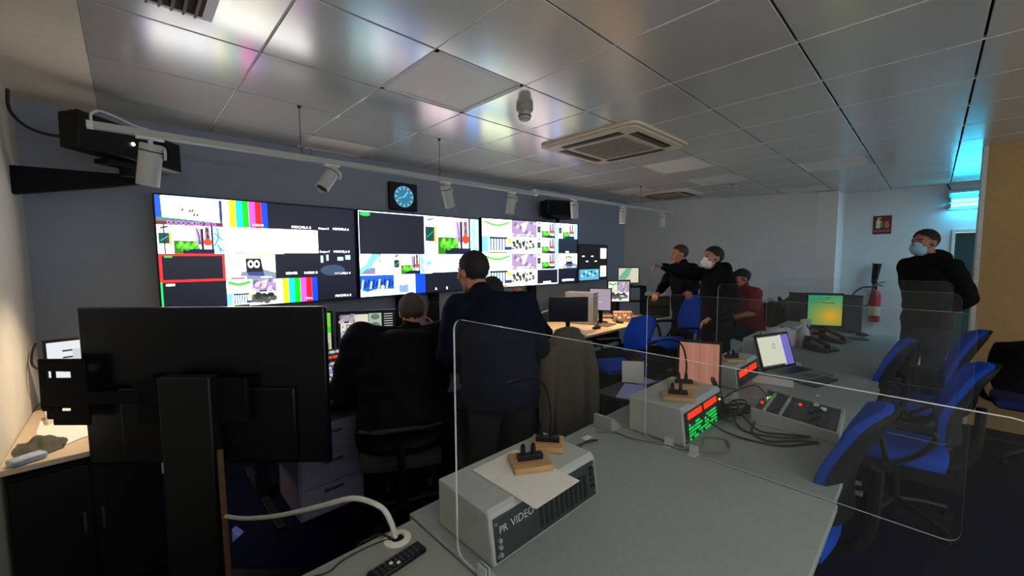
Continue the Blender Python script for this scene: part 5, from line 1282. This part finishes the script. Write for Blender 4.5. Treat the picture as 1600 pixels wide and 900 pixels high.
# olive coat hanging over the back of the dark chair
OLIVE = mat('olive_coat_cloth', (86, 82, 68), .95, var=.15, scale=40, bump=.2)
t = thing('coat', 'olive coat draped over the back of the dark chair behind the clear screen', 'coat', (2.55, 2.26, 0), math.radians(70 - 90))
m = MB(); R_ = []
for z, hw, hd in ((.22, .19, .13), (.40, .195, .13), (.62, .19, .12), (.80, .185, .105), (.94, .18, .085), (1.01, .15, .06), (1.04, .10, .03)):
    R_.append(((.01 * math.sin(z * 9), -.335 - .03 * (z - .5) , z), (hw, 0, 0), (0, hd, 0)))
m.loft(R_, 48); 
for i, (x, y, z) in enumerate(m.v):
    a = math.atan2((y + .335) / .11, x / .26); k = 1 + .12 * math.sin(a * 9 + z * 3) * (1.1 - z) * 1.6; m.v[i] = (x * k, -.335 + (y + .335) * k * 1.0, z + (.02 * math.sin(a * 5) if z < .32 else 0))
m.build('body', OLIVE, t, 0, 80)
for s in (-1, 1):
    sl = MB(); sl.loft([((s * .15, -.36, .96), (.07, 0, 0), (0, .06, 0)), ((s * .19, -.39, .75), (.07, 0, 0), (0, .06, 0)), ((s * .205, -.40, .48), (.06, 0, 0), (0, .055, 0)), ((s * .20, -.40, .32), (.055, 0, 0), (0, .05, 0))], 20); sl.build('sleeve', OLIVE, t, 0, 80)
MB().loft([((0, -.35, 1.02), (.13, 0, 0), (0, .06, 0)), ((0, -.36, 1.07), (.10, 0, 0), (0, .05, 0)), ((0, -.36, 1.085), (.05, 0, 0), (0, .02, 0))], 24).build('collar', mat('coat_collar', (84, 78, 62), .95), t, 0, 80)

# ================================================================ VISION MIXER AND ITS MONITORS
t = thing('vision_mixer', 'vision mixing console with rows of coloured lit buttons left of the seated man', 'vision mixer', (1.22, 2.86, .741))
prof = [(-.55, -.26, 0), (-.55, .24, 0), (-.55, .24, .20), (-.55, .18, .215), (-.55, -.26, .045)]
m = MB(); m.prism(prof, (1.10, 0, 0)); m.build('body', mat('console_grey', (40, 42, 50), .5), t, .006)
dv = V((0, .44, .17)).normalized(); nv = V((0, -.17, .44)).normalized(); RT = Matrix.Rotation(math.atan2(.17, .44), 3, 'X')
rows = [(40, 170, 150), (70, 150, 220), (220, 190, 200), (90, 170, 225), (170, 150, 230), (200, 150, 130), (206, 210, 230), None, (210, 214, 235)]
qs = [.03, .075, .115, .155, .195, .235, .28, .36, .425]
for r_, (cc, q) in enumerate(zip(rows, qs)):
    for k in range(11):
        col = cc if cc else ((240, 90, 60) if k < 6 else (50, 210, 90) if k < 9 else (240, 150, 50))
        if cc and r_ in (1, 3, 5) and k % 4 == 3: col = (230, 225, 225)
        p = V((-.40 + .045 * k, -.26, .045)) + dv * q + nv * .004
        MB().box(p, (.036, .024, .010), RT).build('button', emit('key_%d_%d_%d' % col, col, .75), t, .002)
MB().box(V((.32, -.26, .045)) + dv * .2 + nv * .012, (.03, .10, .05), RT).build('fader_bar', BLACK, t, .004)
c = Canvas(.45, .29, (24, 24, 28)); c.up()
for i in range(2): pic_laptop(c, .02 + .11 * i, .13, .13 + .11 * i, .21); c.L = 1; pic_corridor(c, .02 + .11 * i, .075, .13 + .11 * i, .13); c.L = 1; c.rect(.025 + .11 * i, .02, .125 + .11 * i, .07, (30, 32, 40))
pic_stone(c, .02, .21, .13, .275); c.L = 1; c.rect(.13, .21, .235, .275, (236, 232, 214)); c.rect(.24, .075, .34, .28, (176, 200, 176)); c.up()
for z in (.25, .18, .11): c.ell(.29, z, .035, .025, (110, 130, 116)); 
for k in range(6): c.line((.36, .27 - .02 * k), (.43, .27 - .02 * k), .006, (210, 210, 210))
desk_monitor('multi picture monitor behind the vision mixer', (1.42, 3.24, DZ), 246, .478, .318, .13, c, 0, screen_mat('multi_display_picture', .9))
c = Canvas(.29, .30, (200, 196, 170)); c.up(); c.rect(.16, .19, .29, .30, (120, 220, 60)); c.rect(.14, .20, .2, .26, (206, 190, 120)); c.rect(.2, .14, .29, .19, (40, 220, 20)); c.rect(.18, .0, .27, .06, (120, 90, 80)); c.up(); c.rect(.2, .24, .24, .27, (40, 90, 40))
desk_monitor('narrow monitor with green and cream picture at the edge of the big black display', (1.02, 3.36, DZ), 236, .318, .328, .14, c, 0, screen_mat('green_edge_picture', .95))
single('paper_stack', MB().box((0, 0, .004), (.2, .28, .008)), PAPER, 'white papers on the console desk right of the seated man', 'papers', (2.05, 3.0, DZ), .2)
t = thing('low_cabinet', 'pale lilac drawer cabinet under the vision mixer desk', 'cabinet', (.88, 2.72, 0.001))
MB().b(-.2, .2, -.12, .4, 0, .58).build('body', mat('lilac_grey_steel', (104, 104, 130), .5), t, .004)
for k in range(3): 
    d_ = MB().b(-.19, .19, -.134, -.12, .02 + .185 * k, .195 + .185 * k).build('drawer', mat('lilac_grey_steel', (104, 104, 130), .5), t, .003); MB().b(-.06, .06, -.148, -.134, .15 + .185 * k, .165 + .185 * k).build('handle', DARKGREY, d_, .002)

# ================================================================ BIG BLACK DISPLAY ON A STAND (left foreground, seen from behind)
t = thing('display_on_stand', 'big black display on a floor stand seen from behind at the left', 'television', (.222, 2.25, 0), math.radians(-44))
# local x: right in the picture, local -y: towards the camera (its rear)
GLOSS = mat('glossy_dark_back', (10, 12, 18), .25, var=.05, spec=.4)
zz = lambda z: .162 + .9 * z
ds = lambda mb: [mb.v.__setitem__(i, (p[0] * .9, p[1] * .9, .162 + .9 * p[2])) for i, p in enumerate(mb.v)] and mb
ds(MB().b(-.615, .615, 0, .035, .585, 1.385)).build('rear_cover', GLOSS, t, .006)
ds(MB().b(-.61, .61, .036, .045, .59, 1.38)).build('screen', mat('dark_screen_glass', (16, 20, 36), .25, var=.05), t)
ds(MB().b(-.42, .46, -.018, 0, .60, .98)).build('electronics_cover', BLACK, t, .015)
MB().b(-.135, .09, -.09, -.033, .02, zz(1.06)).build('column', mat('stand_black', (13, 14, 17), .5), t, .006)
ds(MB().b(-.30, .25, -.06, -.035, .82, 1.04)).build('mount_plate', BLACK_MATT, t, .004)
bp = MB(); bp.b(-.33, .30, -.30, .18, 0, .03); bp.build('base_plate', BLACK_MATT, t, .006)
tg = MB(); tg.b(.405, .45, -.003, 0, .90, .918); ds(tg).build('maker_plate', mat('pale_label', (190, 190, 196), .5), t)
bk = MB(); x0, x1 = -.75, -.52; y0 = -.07
bk.b(x0, x1, y0, y0 + .012, 1.085, 1.145); bk.b(x0, x0 + .03, y0, y0 + .012, 1.05, 1.085); bk.b(x0 + .06, x0 + .075, y0, y0 + .012, 1.05, 1.085); bk.b(x0 + .155, x1, y0, y0 + .012, 1.05, 1.085); bk.b(x0, x1, y0, y0 + .012, .905, 1.05)
bk.b(x0, x0 + .09, y0, y0 + .012, .885, .905); bk.b(x0 + .14, x1, y0, y0 + .012, .885, .905); bk.b(x0 + .02, x1, y0, y0 + .012, .845, .885); bk.b(x0 + .05, x1, y0, y0 + .012, .815, .845); bk.b(x1 - .02, x1 + .25, y0, y0 + .012, .92, .98)
ds(bk).build('side_bracket', BLACK_MATT, t, .003)
single('brown_cable', MB().tube([(.245, 2.09, .80), (.245, 2.085, .6), (.246, 2.08, .45), (.246, 2.08, .2), (.246, 2.08, .045)], .012), mat('brown_sheath', (96, 70, 44), .6), 'brown cable bundle hanging beside the big display stand', 'cable')
single('blue_plug', MB().prism([(0, 0, 0), (.035, 0, .03), (0, 0, .06)], (0, .03, 0)), mat('pale_blue_plastic', (120, 140, 230), .4), 'small pale blue plug at the foot of the big display stand', 'plug', (.26, 2.03, .40), -.7, bevel=.003)

# ================================================================ LEFT CORNER DESK
c = Canvas(.26, .22, (232, 236, 240)); c.up(); c.rect(.10, .05, .26, .17, (206, 214, 214)); 
for k in range(4): c.rect(.06, .04 + .04 * k, .10, .05 + .04 * k, (60, 62, 66))
desk_monitor('small monitor with a white page at the left wall behind the big display', (-.235, 3.52, DZ), 278, .29, .25, .17, c, 0, screen_mat('page_display_picture', 1.0))
single('paper_stack', crumple(14, .17, .24, .03, 8), PAPER, 'loose white papers curling on the left corner desk under the spotlight', 'papers', (-.19, 3.10, DZ + .002), .2)
single('paper_stack', MB().box((0, 0, .02), (.24, .18, .04)), PAPER, 'thick stack of paper on the left corner desk by the small monitor', 'papers', (-.25, 3.33, DZ), .15, bevel=.003)
single('pouch', crumple(14, .08, .12, .06, 4), mat('dark_olive_pouch', (62, 62, 50), .8), 'dark olive pouch on the left corner desk against the wall', 'pouch', (-.345, 2.88, DZ + .002), .1)
single('tissue_pack', MB().box((0, 0, .015), (.11, .06, .028)), mat('tissue_pack_blue', (150, 166, 186), .4, var=.3, scale=25), 'pale blue packet at the front of the left corner desk', 'packet', (-.365, 2.70, DZ), .5, bevel=.008)
single('headphones', MB().tube([(-.09 * math.cos(k * PI / 8), 0, .09 + .09 * math.sin(k * PI / 8)) for k in range(9)], .012, 8, 0, 3).lathe([(0, 0), (.045, 0), (.05, .02), (.04, .035), (0, .035)], (-.11, 0, .06), (1, 0, 0)).lathe([(0, 0), (.045, 0), (.05, .02), (.04, .035), (0, .035)], (.11, 0, .06), (-1, 0, 0)), BLACK_MATT, 'black headphones on the left corner desk beside the big display', 'headphones', (-.05, 2.86, DZ + .0), .6)
t = thing('low_cabinet', 'black low cabinet standing under the left corner desk', 'cabinet', (-.18, 2.72, .001))
MB().b(-.25, .25, 0, .5, 0, .68).build('body', BLACK_MATT, t, .004)
for s in (-1, 1): 
    d_ = MB().b(s * .125 - .12, s * .125 + .12, -.016, 0, .02, .66).build('door', BLACK, t, .003); MB().b(s * .03 - .006, s * .03 + .006, -.03, -.016, .34, .44).build('handle', DARKGREY, d_, .002)
single('wall_cable', MB().tube([(-.42, 3.66, 1.13), (-.43, 3.6, 1.08), (-.42, 3.5, 1.03), (-.38, 3.48, 1.0), (-.30, 3.56, 1.0)], .006), RUBBER, 'black cable loop behind the small monitor at the left wall', 'cable')
